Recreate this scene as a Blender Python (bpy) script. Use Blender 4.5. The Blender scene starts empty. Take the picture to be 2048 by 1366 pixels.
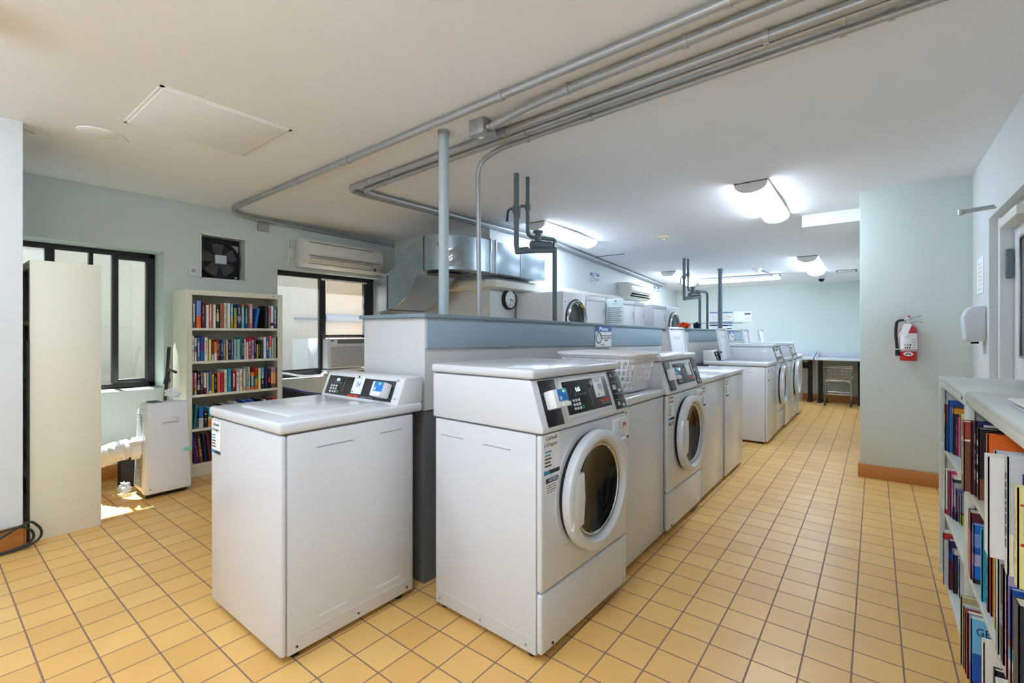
import bpy, bmesh, math, random
from mathutils import Vector, Matrix
random.seed(7)
R = math.radians
PI = math.pi
C = bpy.context.scene.collection
# ------------------------------------------------------------------ camera model
F_PX, HY, YAW, CAM_H = 933.0, 665.3, -0.6614, 1.25
_c, _s = math.cos(YAW), math.sin(YAW)
cam = bpy.data.cameras.new('camera')
cam.sensor_fit = 'HORIZONTAL'; cam.sensor_width = 36.0
cam.lens = F_PX / 2048.0 * 36.0
cam.shift_y = (HY - 683.0) / 2048.0
cam.clip_start = 0.02
co = bpy.data.objects.new('camera', cam); C.objects.link(co)
co.location = (0, 0, CAM_H)
co.rotation_euler = (R(90), 0, -YAW)
bpy.context.scene.camera = co

# ------------------------------------------------------------------ materials
def lin(v):
    v /= 255.0
    return v / 12.92 if v <= 0.04045 else ((v + 0.055) / 1.055) ** 2.4
def rgb(c): return (lin(c[0]), lin(c[1]), lin(c[2]), 1.0)
_m = {}
def mat(name, c, rough=0.5, metal=0.0, spec=0.5, emis=None, estr=0.0, coat=0.0, alpha=None):
    if name in _m: return _m[name]
    m = bpy.data.materials.new(name); m.use_nodes = True
    b = m.node_tree.nodes['Principled BSDF']
    b.inputs['Base Color'].default_value = rgb(c)
    b.inputs['Roughness'].default_value = rough
    b.inputs['Metallic'].default_value = metal
    b.inputs['Specular IOR Level'].default_value = spec
    b.inputs['Coat Weight'].default_value = coat
    if emis:
        b.inputs['Emission Color'].default_value = rgb(emis)
        b.inputs['Emission Strength'].default_value = estr
    _m[name] = m
    return m
def noisy(name, c1, c2, scale=6.0, rough=0.6, metal=0.0, bump=0.0, stretch=(1, 1, 1), detail=4.0, spec=0.5, bscale=None):
    if name in _m: return _m[name]
    m = mat(name, c1, rough, metal, spec)
    nt = m.node_tree; N = nt.nodes; L = nt.links
    b = N['Principled BSDF']
    tc = N.new('ShaderNodeTexCoord'); mp = N.new('ShaderNodeMapping')
    mp.inputs['Scale'].default_value = stretch
    nz = N.new('ShaderNodeTexNoise'); nz.inputs['Scale'].default_value = scale; nz.inputs['Detail'].default_value = detail
    mx = N.new('ShaderNodeMix'); mx.data_type = 'RGBA'
    mx.inputs[6].default_value = rgb(c1); mx.inputs[7].default_value = rgb(c2)
    L.new(tc.outputs['Object'], mp.inputs['Vector']); L.new(mp.outputs['Vector'], nz.inputs['Vector'])
    L.new(nz.outputs['Fac'], mx.inputs[0]); L.new(mx.outputs[2], b.inputs['Base Color'])
    if bump:
        n2 = nz
        if bscale:
            n2 = N.new('ShaderNodeTexNoise'); n2.inputs['Scale'].default_value = bscale
            L.new(mp.outputs['Vector'], n2.inputs['Vector'])
        bp = N.new('ShaderNodeBump'); bp.inputs['Strength'].default_value = bump; bp.inputs['Distance'].default_value = 0.01
        L.new(n2.outputs['Fac'], bp.inputs['Height']); L.new(bp.outputs['Normal'], b.inputs['Normal'])
    return m
def floor_mat():
    m = mat('quarry_tile', (214, 166, 98), 0.38, spec=0.4)
    nt = m.node_tree; N = nt.nodes; L = nt.links; b = N['Principled BSDF']
    tc = N.new('ShaderNodeTexCoord'); mp = N.new('ShaderNodeMapping')
    mp.inputs['Location'].default_value = (0.8307, -2.1178, 0)
    br = N.new('ShaderNodeTexBrick'); br.offset = 0.0; br.squash = 1.0
    for k, v in (('Scale', 1.0), ('Mortar Size', 0.0034), ('Mortar Smooth', 0.25), ('Bias', 0.0), ('Brick Width', 0.1524), ('Row Height', 0.1524)):
        br.inputs[k].default_value = v
    br.inputs['Color1'].default_value = rgb((232, 186, 110)); br.inputs['Color2'].default_value = rgb((222, 172, 98))
    br.inputs['Mortar'].default_value = rgb((138, 108, 92))
    nz = N.new('ShaderNodeTexNoise'); nz.inputs['Scale'].default_value = 3.5; nz.inputs['Detail'].default_value = 8
    hs = N.new('ShaderNodeMix'); hs.data_type = 'RGBA'; hs.blend_type = 'MULTIPLY'
    cr = N.new('ShaderNodeMapRange'); cr.inputs['To Min'].default_value = 0.86; cr.inputs['To Max'].default_value = 1.1
    hs.inputs[0].default_value = 1.0
    L.new(tc.outputs['Object'], mp.inputs['Vector']); L.new(mp.outputs['Vector'], br.inputs['Vector'])
    L.new(tc.outputs['Object'], nz.inputs['Vector']); L.new(nz.outputs['Fac'], cr.inputs['Value'])
    L.new(br.outputs['Color'], hs.inputs[6]); L.new(cr.outputs['Result'], hs.inputs[7])
    L.new(hs.outputs[2], b.inputs['Base Color'])
    rr = N.new('ShaderNodeMapRange'); rr.inputs['To Min'].default_value = 0.34; rr.inputs['To Max'].default_value = 0.7
    L.new(br.outputs['Fac'], rr.inputs['Value']); L.new(rr.outputs['Result'], b.inputs['Roughness'])
    iv = N.new('ShaderNodeMath'); iv.operation = 'SUBTRACT'; iv.inputs[0].default_value = 1.0
    L.new(br.outputs['Fac'], iv.inputs[1])
    bp = N.new('ShaderNodeBump'); bp.inputs['Strength'].default_value = 0.35; bp.inputs['Distance'].default_value = 0.003
    L.new(iv.outputs[0], bp.inputs['Height']); L.new(bp.outputs['Normal'], b.inputs['Normal'])
    return m
def glass_mat(name, tint=(240, 246, 248), refl=0.10, haze=0.0, hc=(150, 149, 146)):
    if name in _m: return _m[name]
    m = bpy.data.materials.new(name); m.use_nodes = True
    nt = m.node_tree; N = nt.nodes; L = nt.links; N.clear()
    o = N.new('ShaderNodeOutputMaterial'); tr = N.new('ShaderNodeBsdfTransparent'); gl = N.new('ShaderNodeBsdfGlossy')
    tr.inputs['Color'].default_value = rgb(tint); gl.inputs['Roughness'].default_value = 0.03
    mx = N.new('ShaderNodeMixShader'); mx.inputs[0].default_value = refl
    L.new(tr.outputs[0], mx.inputs[1]); L.new(gl.outputs[0], mx.inputs[2])
    out = mx
    if haze:
        df = N.new('ShaderNodeBsdfTranslucent'); df.inputs['Color'].default_value = rgb(hc)
        d2 = N.new('ShaderNodeBsdfDiffuse'); d2.inputs['Color'].default_value = rgb(hc)
        ma = N.new('ShaderNodeMixShader'); ma.inputs[0].default_value = 0.5
        L.new(df.outputs[0], ma.inputs[1]); L.new(d2.outputs[0], ma.inputs[2])
        m2 = N.new('ShaderNodeMixShader'); m2.inputs[0].default_value = haze
        L.new(mx.outputs[0], m2.inputs[1]); L.new(ma.outputs[0], m2.inputs[2]); out = m2
    L.new(out.outputs[0], o.inputs['Surface'])
    _m[name] = m
    return m

M_floor = floor_mat()
M_wall = noisy('mint_wall_paint', (210, 221, 216), (206, 217, 213), 1.5, 0.55, bump=0.04, bscale=90)
M_wallw = noisy('pale_wall_paint', (217, 222, 223), (213, 219, 220), 1.5, 0.55, bump=0.04, bscale=90)
M_ceil = noisy('ceiling_paint', (246, 248, 251), (242, 244, 247), 0.9, 0.8, bump=0.05, bscale=40)
M_base = noisy('base_tile', (196, 128, 66), (182, 116, 58), 9, 0.45)
M_white = mat('enamel_white', (211, 214, 219), 0.22, coat=0.3)
M_white2 = mat('plastic_white', (222, 224, 227), 0.35)
M_seam = mat('seam_grey', (95, 96, 100), 0.7)
M_black = mat('gloss_black', (22, 23, 26), 0.25)
M_blackm = mat('matt_black', (24, 24, 25), 0.55)
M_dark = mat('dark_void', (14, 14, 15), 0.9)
M_glassd = mat('dark_glass', (10, 11, 12), 0.07, spec=0.32)
M_steel = mat('steel', (178, 180, 182), 0.28, 1.0)
M_chrome = mat('chrome', (210, 211, 213), 0.12, 1.0)
M_blue = mat('reader_blue', (0, 122, 205), 0.35)
M_green = mat('key_green', (20, 150, 90), 0.4)
M_key = mat('key_grey', (205, 207, 210), 0.4)
M_paper = mat('paper', (240, 241, 242), 0.7)
M_ink = mat('ink', (50, 52, 58), 0.7)
M_inkl = mat('ink_light', (150, 154, 160), 0.7)
M_cyan = mat('sticker_cyan', (40, 150, 190), 0.6)
M_navy = mat('sticker_navy', (30, 45, 100), 0.6)
M_red = mat('red_lettering', (225, 70, 45), 0.5)
M_led = mat('led', (200, 225, 255), 0.5, emis=(190, 220, 255), estr=2.5)
M_ledg = mat('led_green', (140, 230, 40), 0.5, emis=(150, 240, 40), estr=1.2)
M_lav = mat('lettering_violet', (110, 120, 190), 0.6)
M_band = mat('slate_band', (146, 165, 178), 0.45)
M_cap = mat('slate_cap', (116, 134, 144), 0.4)
M_panel = mat('island_panel', (196, 197, 197), 0.4)
M_beige = noisy('beige_metal', (228, 225, 206), (224, 221, 202), 3, 0.42)
M_greym = noisy('grey_green_metal', (208, 214, 207), (204, 210, 203), 3, 0.25)
M_galv = noisy('galvanised', (184, 199, 210), (152, 168, 180), 7, 0.30, 0.8, detail=3)
M_conduit = mat('conduit_grey', (176, 179, 182), 0.38, 0.5)
M_conduit2 = mat('conduit_painted', (166, 169, 170), 0.45, 0.3)
M_pipe = mat('pipe_slate', (98, 112, 120), 0.45)
M_post = mat('post_paint', (176, 192, 198), 0.4)
M_cream = mat('cream_plastic', (228, 227, 218), 0.4)
M_frame = mat('window_black', (34, 32, 34), 0.45)
M_ext = noisy('outside_render', (203, 194, 183), (186, 178, 168), 4, 0.85, bump=0.2, bscale=30)
M_glass = glass_mat('window_glass', refl=0.06)
M_film = glass_mat('cloudy_film', refl=0.06, haze=0.32, hc=(158, 160, 166))
M_hazy = glass_mat('hazy_glass', refl=0.05, haze=0.10, hc=(170, 176, 190))  # pane haze, its bluish tone standing in for a reflection
M_lamp = mat('lamp_diffuser', (250, 250, 250), 0.5, estr=24.0, emis=(220, 236, 255))
M_lamp2 = mat('lamp_diffuser_soft', (250, 250, 250), 0.5, estr=19.0, emis=(222, 237, 255))
M_lamp3 = mat('lamp_diffuser_dim', (250, 250, 250), 0.5, estr=12.0, emis=(222, 237, 255))
M_lampend = mat('lamp_end', (226, 226, 224), 0.5)
M_hose = mat('hose_white', (236, 236, 240), 0.45)
M_teal = mat('tape_teal', (120, 205, 200), 0.5)
M_red_ext = mat('extinguisher_red', (196, 28, 36), 0.28)
M_rubber = mat('rubber_black', (26, 30, 32), 0.6)
M_cable = mat('cable_dark_green', (22, 32, 30), 0.5)
M_pad = mat('reader_white', (228, 229, 231), 0.35)
M_table = mat('table_laminate', (205, 207, 216), 0.35)
M_pages = mat('pages', (226, 218, 198), 0.85)
M_please = mat('please_blue', (74, 104, 178), 0.5)
M_film2 = glass_mat('clear_plastic', (235, 240, 242), 0.30, 0.3, (225, 228, 230))

# ------------------------------------------------------------------ mesh building
class MB:
    def __init__(s): s.bm = bmesh.new(); s.mats = []
    def _mi(s, m):
        if m not in s.mats: s.mats.append(m)
        return s.mats.index(m)
    def _add(s, t, m, M=None):
        i = s._mi(m)
        for f in t.faces: f.material_index = i
        if M is not None: t.transform(M)
        me = bpy.data.meshes.new('tmp'); t.to_mesh(me); t.free()
        s.bm.from_mesh(me); bpy.data.meshes.remove(me)
        return s
    def box(s, x0, x1, y0, y1, z0, z1, m, bev=0.0, M=None, seg=2):
        t = bmesh.new(); bmesh.ops.create_cube(t, size=1.0)
        for v in t.verts:
            v.co = Vector(((x0 + x1) / 2 + v.co.x * (x1 - x0), (y0 + y1) / 2 + v.co.y * (y1 - y0), (z0 + z1) / 2 + v.co.z * (z1 - z0)))
        if bev: bmesh.ops.bevel(t, geom=list(t.edges), offset=bev, segments=seg, affect='EDGES', profile=0.5)
        return s._add(t, m, M)
    def hexa(s, p, m, bev=0.0, M=None):           # 8 corners: bottom 4 (ccw) then top 4
        t = bmesh.new(); v = [t.verts.new(q) for q in p]
        for f in ((3, 2, 1, 0), (4, 5, 6, 7), (0, 1, 5, 4), (1, 2, 6, 5), (2, 3, 7, 6), (3, 0, 4, 7)): t.faces.new([v[k] for k in f])
        bmesh.ops.recalc_face_normals(t, faces=list(t.faces))
        if bev: bmesh.ops.bevel(t, geom=list(t.edges), offset=bev, segments=2, affect='EDGES', profile=0.5)
        return s._add(t, m, M)
    def prism(s, poly, h0, h1, m, ax='y', bev=0.0, M=None):   # poly in the two other axes
        t = bmesh.new()
        def P(a, b, h): return {'y': (a, h, b), 'x': (h, a, b), 'z': (a, b, h)}[ax]
        A = [t.verts.new(P(a, b, h0)) for a, b in poly]; B = [t.verts.new(P(a, b, h1)) for a, b in poly]
        n = len(poly); t.faces.new(A[::-1]); t.faces.new(B)
        for i in range(n): t.faces.new((A[i], A[(i + 1) % n], B[(i + 1) % n], B[i]))
        bmesh.ops.recalc_face_normals(t, faces=list(t.faces))
        if bev: bmesh.ops.bevel(t, geom=list(t.edges), offset=bev, segments=2, affect='EDGES', profile=0.5)
        return s._add(t, m, M)
    def tube(s, pts, r, m, seg=10, closed=False, M=None, caps=True):
        pts = [Vector(p) for p in pts]; n = len(pts)
        t = bmesh.new(); rings = []
        up = None
        for i, p in enumerate(pts):
            if closed: d = (pts[(i + 1) % n] - pts[i - 1])
            else: d = (pts[min(i + 1, n - 1)] - pts[max(i - 1, 0)])
            d.normalize()
            if up is None:
                up = Vector((0, 0, 1)) if abs(d.z) < 0.9 else Vector((1, 0, 0))
            u = up - d * up.dot(d)
            if u.length < 1e-4: u = Vector((1, 0, 0)) - d * d.x
            u.normalize(); up = u; w = d.cross(u)
            rr = r[i] if isinstance(r, (list, tuple)) else r
            rings.append([t.verts.new(p + (u * math.cos(a) + w * math.sin(a)) * rr) for a in [2 * PI * k / seg for k in range(seg)]])
        for i in range(n if closed else n - 1):
            a, b = rings[i], rings[(i + 1) % n]
            for k in range(seg): t.faces.new((a[k], a[(k + 1) % seg], b[(k + 1) % seg], b[k]))
        if caps and not closed: t.faces.new(rings[0][::-1]); t.faces.new(rings[-1])
        bmesh.ops.recalc_face_normals(t, faces=list(t.faces))
        return s._add(t, m, M)
    def cyl(s, p0, p1, r, m, seg=20, M=None): return s.tube([p0, p1], r, m, seg, M=M)
    def lathe(s, prof, m, seg=48, M=None, close=False):        # (r, h) around +z
        t = bmesh.new(); rings = []
        for r_, h in prof:
            if r_ < 1e-6: rings.append([t.verts.new((0, 0, h))])
            else: rings.append([t.verts.new((r_ * math.cos(2 * PI * k / seg), r_ * math.sin(2 * PI * k / seg), h)) for k in range(seg)])
        pr = list(zip(rings, rings[1:])) + ([(rings[-1], rings[0])] if close else [])
        for a, b in pr:
            for k in range(seg):
                q = [a[k % len(a)], a[(k + 1) % len(a)], b[(k + 1) % len(b)], b[k % len(b)]]
                f = []
                for v in q:
                    if v not in f: f.append(v)
                if len(f) > 2: t.faces.new(f)
        bmesh.ops.recalc_face_normals(t, faces=list(t.faces))
        return s._add(t, m, M)
    def quad(s, pts, m, M=None):
        t = bmesh.new(); t.faces.new([t.verts.new(p) for p in pts]); return s._add(t, m, M)
    def grid(s, rows, m, M=None):                             # rows of points -> surface
        t = bmesh.new(); V = [[t.verts.new(p) for p in r_] for r_ in rows]
        for a, b in zip(V, V[1:]):
            for k in range(len(a) - 1): t.faces.new((a[k], a[k + 1], b[k + 1], b[k]))
        bmesh.ops.recalc_face_normals(t, faces=list(t.faces))
        return s._add(t, m, M)
    def mesh(s, name, ang=35):
        me = bpy.data.meshes.new(name); s.bm.to_mesh(me); s.bm.free()
        for m in s.mats: me.materials.append(m)
        for p in me.polygons: p.use_smooth = True
        me.set_sharp_from_angle(angle=R(ang))
        return me
    def build(s, name, parent=None, **k):
        o = bpy.data.objects.new(name, s.mesh(name)); C.objects.link(o)
        if parent is not None:
            o.parent = parent
            o.matrix_parent_inverse = parent_world(parent).inverted()
        for a, b in k.items(): o[a] = b
        return o
def parent_world(p):
    M = Matrix.LocRotScale(p.location, p.rotation_euler, p.scale)
    q = p.parent
    if q is not None: M = parent_world(q) @ p.matrix_parent_inverse @ M
    return M
def tag(o, label, cat, group=None):
    o['label'] = label; o['category'] = cat
    if group: o['group'] = group
    return o
def thing(name, label, cat, loc=(0, 0, 0), group=None):
    o = bpy.data.objects.new(name, None); C.objects.link(o); o.location = loc
    o.empty_display_size = 0.05
    return tag(o, label, cat, group)
def struct(mb, name):
    o = mb.build(name); o['kind'] = 'structure'; return o
def copy_tree(o, parent=None):
    c = o.copy(); C.objects.link(c)
    if parent is not None: c.parent = parent
    for ch in [x for x in bpy.data.objects if x.parent == o]: copy_tree(ch, c)
    return c
def one(mb, name, label, cat, group=None): return tag(mb.build(name), label, cat, group)
def frame(o, right, up):
    right = Vector(right).normalized(); up = Vector(up).normalized(); n = right.cross(up)
    M = Matrix((right, up, n)).transposed().to_4x4(); M.translation = Vector(o); return M
_tc = {}
def text(s, size, M, m, parent, name='lettering', align='LEFT', bold=0.0, sx=1.0):
    cu = bpy.data.curves.new('t', 'FONT'); cu.body = s; cu.size = size; cu.align_x = align; cu.align_y = 'CENTER'
    cu.extrude = 0.0003; cu.resolution_u = 3; cu.offset = bold; cu.space_line = 0.9
    to = bpy.data.objects.new('t', cu); C.objects.link(to)
    dg = bpy.context.evaluated_depsgraph_get()
    me = bpy.data.meshes.new_from_object(to.evaluated_get(dg))
    bpy.data.objects.remove(to); bpy.data.curves.remove(cu)
    me.materials.clear(); me.materials.append(m)
    me.transform(M @ Matrix.Diagonal((sx, 1, 1, 1)))
    o = bpy.data.objects.new(name, me); C.objects.link(o); me.name = name
    if parent is not None:
        o.parent = parent; o.matrix_parent_inverse = parent_world(parent).inverted()
    return o
def arc(cx, cy, r, a0, a1, n): return [(cx + r * math.cos(a0 + (a1 - a0) * k / n), cy + r * math.sin(a0 + (a1 - a0) * k / n)) for k in range(n + 1)]
def fillet(pts, r, n=6):
    pts = [Vector(p) for p in pts]; out = [pts[0]]
    for a, b, c in zip(pts, pts[1:], pts[2:]):
        u = (a - b); v = (c - b); k = min(r, u.length * 0.49, v.length * 0.49); u.normalize(); v.normalize()
        p, q = b + u * k, b + v * k
        for i in range(n + 1):
            t = i / n; out.append(p * (1 - t) ** 2 + b * 2 * t * (1 - t) + q * t * t)
    out.append(pts[-1]); return out
def ceil_z(y): return 2.48 if y <= 5.0 else 2.48 - 0.0605 * (y - 5.0)

# ------------------------------------------------------------------ room shell
XW, XD, XR, YF, YP = -5.146, -3.43, 0.6, 10.25, 5.06
W1 = (0.45, 1.414, 0.745, 1.992)    # y0,y1,z0,z1 of the window openings
W2 = (2.445, 3.78, 0.735, 1.955)
W3 = (-3.7, .3, .15, 2.3)  # added opening behind the camera, for fill daylight
YB = -4.2
b = MB(); b.quad([(-5.6, YB - .2, 0), (2.2, YB - .2, 0), (2.2, 10.5, 0), (-5.6, 10.5, 0)], M_floor); struct(b, 'floor')
b = MB()
b.box(-5.6, 2.2, YB - .2, 5.0, 2.48, 2.6, M_ceil)
b.hexa([(-5.6, 5, 2.48), (2.2, 5, 2.48), (2.2, 10.5, ceil_z(10.5)), (-5.6, 10.5, ceil_z(10.5)), (-5.6, 5, 2.6), (2.2, 5, 2.6), (2.2, 10.5, 2.6), (-5.6, 10.5, 2.6)], M_ceil)
ceiling_o = struct(b, 'ceiling')
b = MB()
for q in (((-4.10, .46), (-4.06, .40), .008), ((-4.05, .52), (-4.03, .47), .003), ((-3.80, .86), (-3.70, .80), .003), ((-3.84, .74), (-3.79, .80), .002)):
    d_ = Vector((q[1][0] - q[0][0], q[1][1] - q[0][1], 0)); n_ = Vector((-d_.y, d_.x, 0)).normalized() * q[2]; a_ = Vector((*q[0], 2.4795)); c_ = Vector((*q[1], 2.4795))
    b.quad([a_ - n_ * .3, c_ - n_ * .3, c_ + n_ * .3, a_ + n_], M_seam)
b.build('crack', ceiling_o)
b = MB()
b.hexa([(-.59, 5.58, 2.325), (.6, 5.58, 2.325), (.6, 9.9, 2.175), (-.59, 9.9, 2.175), (-.59, 5.58, 2.47), (.6, 5.58, 2.47), (.6, 9.9, 2.4), (-.59, 9.9, 2.4)], M_ceil)
struct(b, 'trim_1')
# window wall
b = MB()
x0 = XW - .3
def wl(y0, y1, z0, z1): b.box(x0, XW, y0, y1, z0, z1, M_wall)
wl(YB, W1[0], 0, 2.5); wl(W1[0], W1[1], 0, W1[2]); wl(W1[0], W1[1], W1[3], 2.5)
wl(W1[1], W2[0], 0, 1.785); wl(W1[1], 1.715, 1.785, 2.205); wl(2.115, W2[0], 1.785, 2.205); wl(W1[1], W2[0], 2.205, 2.5)
wl(W2[0], W2[1], 0, W2[2]); wl(W2[0], W2[1], W2[3], 2.5); wl(W2[1], 4.15, 0, 2.5)
struct(b, 'wall_left')
b = MB(); b.box(-5.3, -3.93, YB, 0.395, 0, 2.5, M_wallw); struct(b, 'wall_near')
b = MB(); b.box(XW, XD - .15, 4.0, 4.15, 0, 2.5, M_wallw); b.box(XD - .15, XD, 4.0, 10.4, 0, 2.5, M_wallw); struct(b, 'wall_inner')
b = MB(); b.box(XD - .15, 0.8, YF, YF + .15, 0, 2.5, M_wall); struct(b, 'wall_back')
b = MB(); b.box(-.104, .75, YP, 10.4, 0, 2.52, M_wall, 0.006); struct(b, 'wall_corner')
DY0, DY1, DZ = 3.30, 4.413, 2.01
b = MB()
b.box(XR, XR + .16, YB, DY0, 0, 2.5, M_wallw); b.box(XR, XR + .16, DY1, YP + .05, 0, 2.5, M_wallw); b.box(XR, XR + .16, DY0, DY1, DZ, 2.5, M_wallw)
struct(b, 'wall_right')
b = MB(); b.box(-5.4, -3.7, YB - .15, YB, 0, 2.5, M_wallw); b.box(.3, 2.2, YB - .15, YB, 0, 2.5, M_wallw); b.box(-3.7, .3, YB - .15, YB, 2.3, 2.5, M_wallw); b.box(-3.7, .3, YB - .15, YB, 0, .15, M_wallw); struct(b, 'wall_front')  # unseen wall; its wide opening is added to let in fill daylight
b = MB(); b.box(-9, 5, -14, YB - .2, -.06, -.01, noisy('bounce_surface', (212, 228, 250), (200, 216, 240), 5, 0.8)); struct(b, 'ground_bounce')  # added pale bluish reflector outside the opening, bounces cool light onto the ceiling
b = MB(); b.box(-.118, .6, YP - .014, YP, 0, .118, M_base, .003); b.box(-.118, -.104, YP, 10.2, 0, .118, M_base, .003); struct(b, 'baseboard_corner')
b = MB(); b.box(-3.3, -.12, YF - .014, YF, 0, .12, M_base, .003); struct(b, 'baseboard_back')
b = MB(); b.box(XW, XW + .014, .4, 4.0, 0, .12, M_base, .003); struct(b, 'baseboard_left')
b = MB(); b.box(-3.93, -3.916, YB, .405, 0, .13, M_base, .004); b.box(-4.9, -3.916, .395, .409, 0, .13, M_base, .004); struct(b, 'baseboard_near')
b = MB(); b.box(-3.2, -2.1, YF - .02, YF, 1.445, 1.46, M_conduit2); struct(b, 'trim_2')
# outside: the light well behind the windows
b = MB(); b.box(-6.75, -6.5, -1.5, 6.0, -.5, 2.35, M_ext); o = struct(b, 'wall_outside')
b = MB(); b.box(-6.6, -5.5, -1.5, 6.0, -.4, -.2, noisy('well_gravel', (120, 116, 110), (90, 88, 84), 20, 0.9)); struct(b, 'ground_outside')

# windows
def win(name, W, bars, panes, xf=-5.30):
    y0, y1, z0, z1 = W; r_ = bpy.data.objects.new(name, None); C.objects.link(r_); r_.location = (xf, y0, z0); r_['kind'] = 'structure'
    t = .045
    f = MB(); f.box(xf - .04, xf, y0, y1, z1 - t, z1, M_frame, .003); f.box(xf - .04, xf, y0, y1, z0, z0 + t, M_frame, .003)
    f.box(xf - .04, xf, y0, y0 + t, z0, z1, M_frame, .003); f.box(xf - .04, xf, y1 - t, y1, z0, z1, M_frame, .003)
    f.build('window_frame', r_)
    for (a0, a1, c0, c1, dx) in bars:
        f = MB(); f.box(xf - .045 + dx, xf + .012 + dx, a0, a1, c0, c1, M_frame, .004); f.build('mullion', r_)
    for (a0, a1, c0, c1, m) in panes:
        f = MB(); f.box(xf - .026, xf - .022, a0, a1, c0, c1, m); f.build('pane', r_)
    return r_
wf = bpy.data.objects.new('window_added', None); C.objects.link(wf); wf.location = (-1.7, YB - .08, .15); wf['kind'] = 'structure'  # added window out of view, passes fill daylight to the foreground
f = MB()
for k in range(5): f.box(-3.7 + .985 * k, -3.64 + .985 * k, YB - .1, YB - .05, .15, 2.3, M_frame)
f.box(-3.7, .3, YB - .1, YB - .05, .15, .21, M_frame); f.box(-3.7, .3, YB - .1, YB - .05, 2.24, 2.3, M_frame); f.build('window_frame', wf)
f = MB(); f.box(-3.66, .26, YB - .078, YB - .072, .2, 2.25, M_glass); f.build('pane', wf)
win('window_1', W1, [(1.097, 1.142, .79, 1.95, .002), (.668, .727, .79, 1.95, -.002), (.945, .975, .79, 1.95, -.03), (1.345, 1.369, .79, 1.95, .001), (1.142, 1.345, .789, .827, .001), (1.142, 1.345, 1.915, 1.948, .001)],
    [(.49, .668, .79, 1.947, M_hazy), (.727, 1.097, .79, 1.947, M_glass), (1.142, 1.345, .827, 1.915, M_glass)], -5.40)
win('window_2', W2, [(3.02, 3.095, .75, 1.95, 0), (3.64, 3.78, .75, 1.95, 0), (2.49, 3.03, .78, .825, 0), (3.09, 3.66, 1.19, 1.225, 0), (3.09, 3.66, .735, .80, 0), (2.445, 3.78, 1.90, 1.955, 0.01)],
    [(2.49, 3.03, .82, 1.92, M_hazy)])
b = MB()
rows = []
for i in range(15):
    z = 1.22 + (1.885 - 1.22) * i / 14
    rows.append([(-5.292 + .006 * math.sin(i * 1.9 + k * 2.3) + (.004 if (k + i) % 2 else 0), 3.105 + (3.63 - 3.105) * k / 12 + .004 * math.sin(i * 2.2 + k), z) for k in range(13)])
b.grid(rows, M_film); o = one(b, 'plastic_sheet', 'translucent plastic sheet taped over upper window pane above the window air conditioner', 'plastic sheet')
b = MB(); b.box(-5.285, -5.262, 3.03, 3.66, 1.885, 1.905, M_white2, .003); one(b, 'wooden_strip', 'thin white strip across the top of the plastic-covered window pane', 'strip')

# ------------------------------------------------------------------ laundry machines (local: front +x, width y, z up)
def card_reader(parent, M):
    p = MB(); p.box(-.045, .045, -.036, .036, 0, .05, M_pad, .006, M)
    rd = p.build('card_reader', parent, label='white card reader with a blue face')
    p = MB(); p.box(-.022, .043, -.012, .034, .0495, .0525, M_blue, .001, M); p.build('reader_face', rd)
    p = MB(); p.box(-.016, -.003, -.008, .006, .0525, .0535, M_key, 0, M); p.box(.012, .024, .020, .029, .0525, .0535, M_ledg, .001, M); p.build('reader_light', rd)
    p = MB(); p.box(-.008, .045, -.036, -.018, .05, .058, M_pad, .003, M); p.build('card_slot', rd)
    return rd
def keypad(parent, M, dx=.021, dy=.017):
    p = MB()
    for i in range(3):
        for j in range(3): p.box(i * dx, i * dx + .014, j * dy, j * dy + .011, 0, .002, M_key, .001, M)
    k = p.build('keypad', parent)
    p = MB(); p.box(3 * dx, 3 * dx + .014, .000, .014, 0, .002, M_green, .002, M); p.build('start_key', parent, label='green start key')
def service_sticker(parent, M, w=.105, big=True):
    """white label: company name, a few lines, dark foot strip"""
    h = w * 1.5
    p = MB(); p.box(0, w, 0, h, 0, .0006, M_paper, 0, M)
    st = p.build('service_sticker', parent)
    p = MB(); p.quad([M @ Vector(q) for q in ((0, .004, .001), (w * .42, .004, .001), (w * .5, h * .13, .001), (0, h * .13, .001))], M_cyan)
    p.quad([M @ Vector(q) for q in ((w * .40, .004, .0012), (w, .004, .0012), (w, h * .13, .0012), (w * .34, h * .13, .0012))], M_ink)
    for k in range(5): p.box(w * .06, w * (.42 if k % 2 else .48), h * (.22 + .085 * k), h * (.255 + .085 * k), .0006, .001, M_cyan if k > 2 else M_ink, 0, M)
    p.build('sticker_print', st)
    if big:
        text('Caldwell', w * .2, M @ Matrix.Translation((w * .12, h * .9, .001)), M_ink, st)
        text('&', w * .22, M @ Matrix.Translation((w * .0, h * .74, .001)), M_cyan, st)
        text('Gregory', w * .2, M @ Matrix.Translation((w * .16, h * .75, .001)), M_ink, st)
    return st
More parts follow.
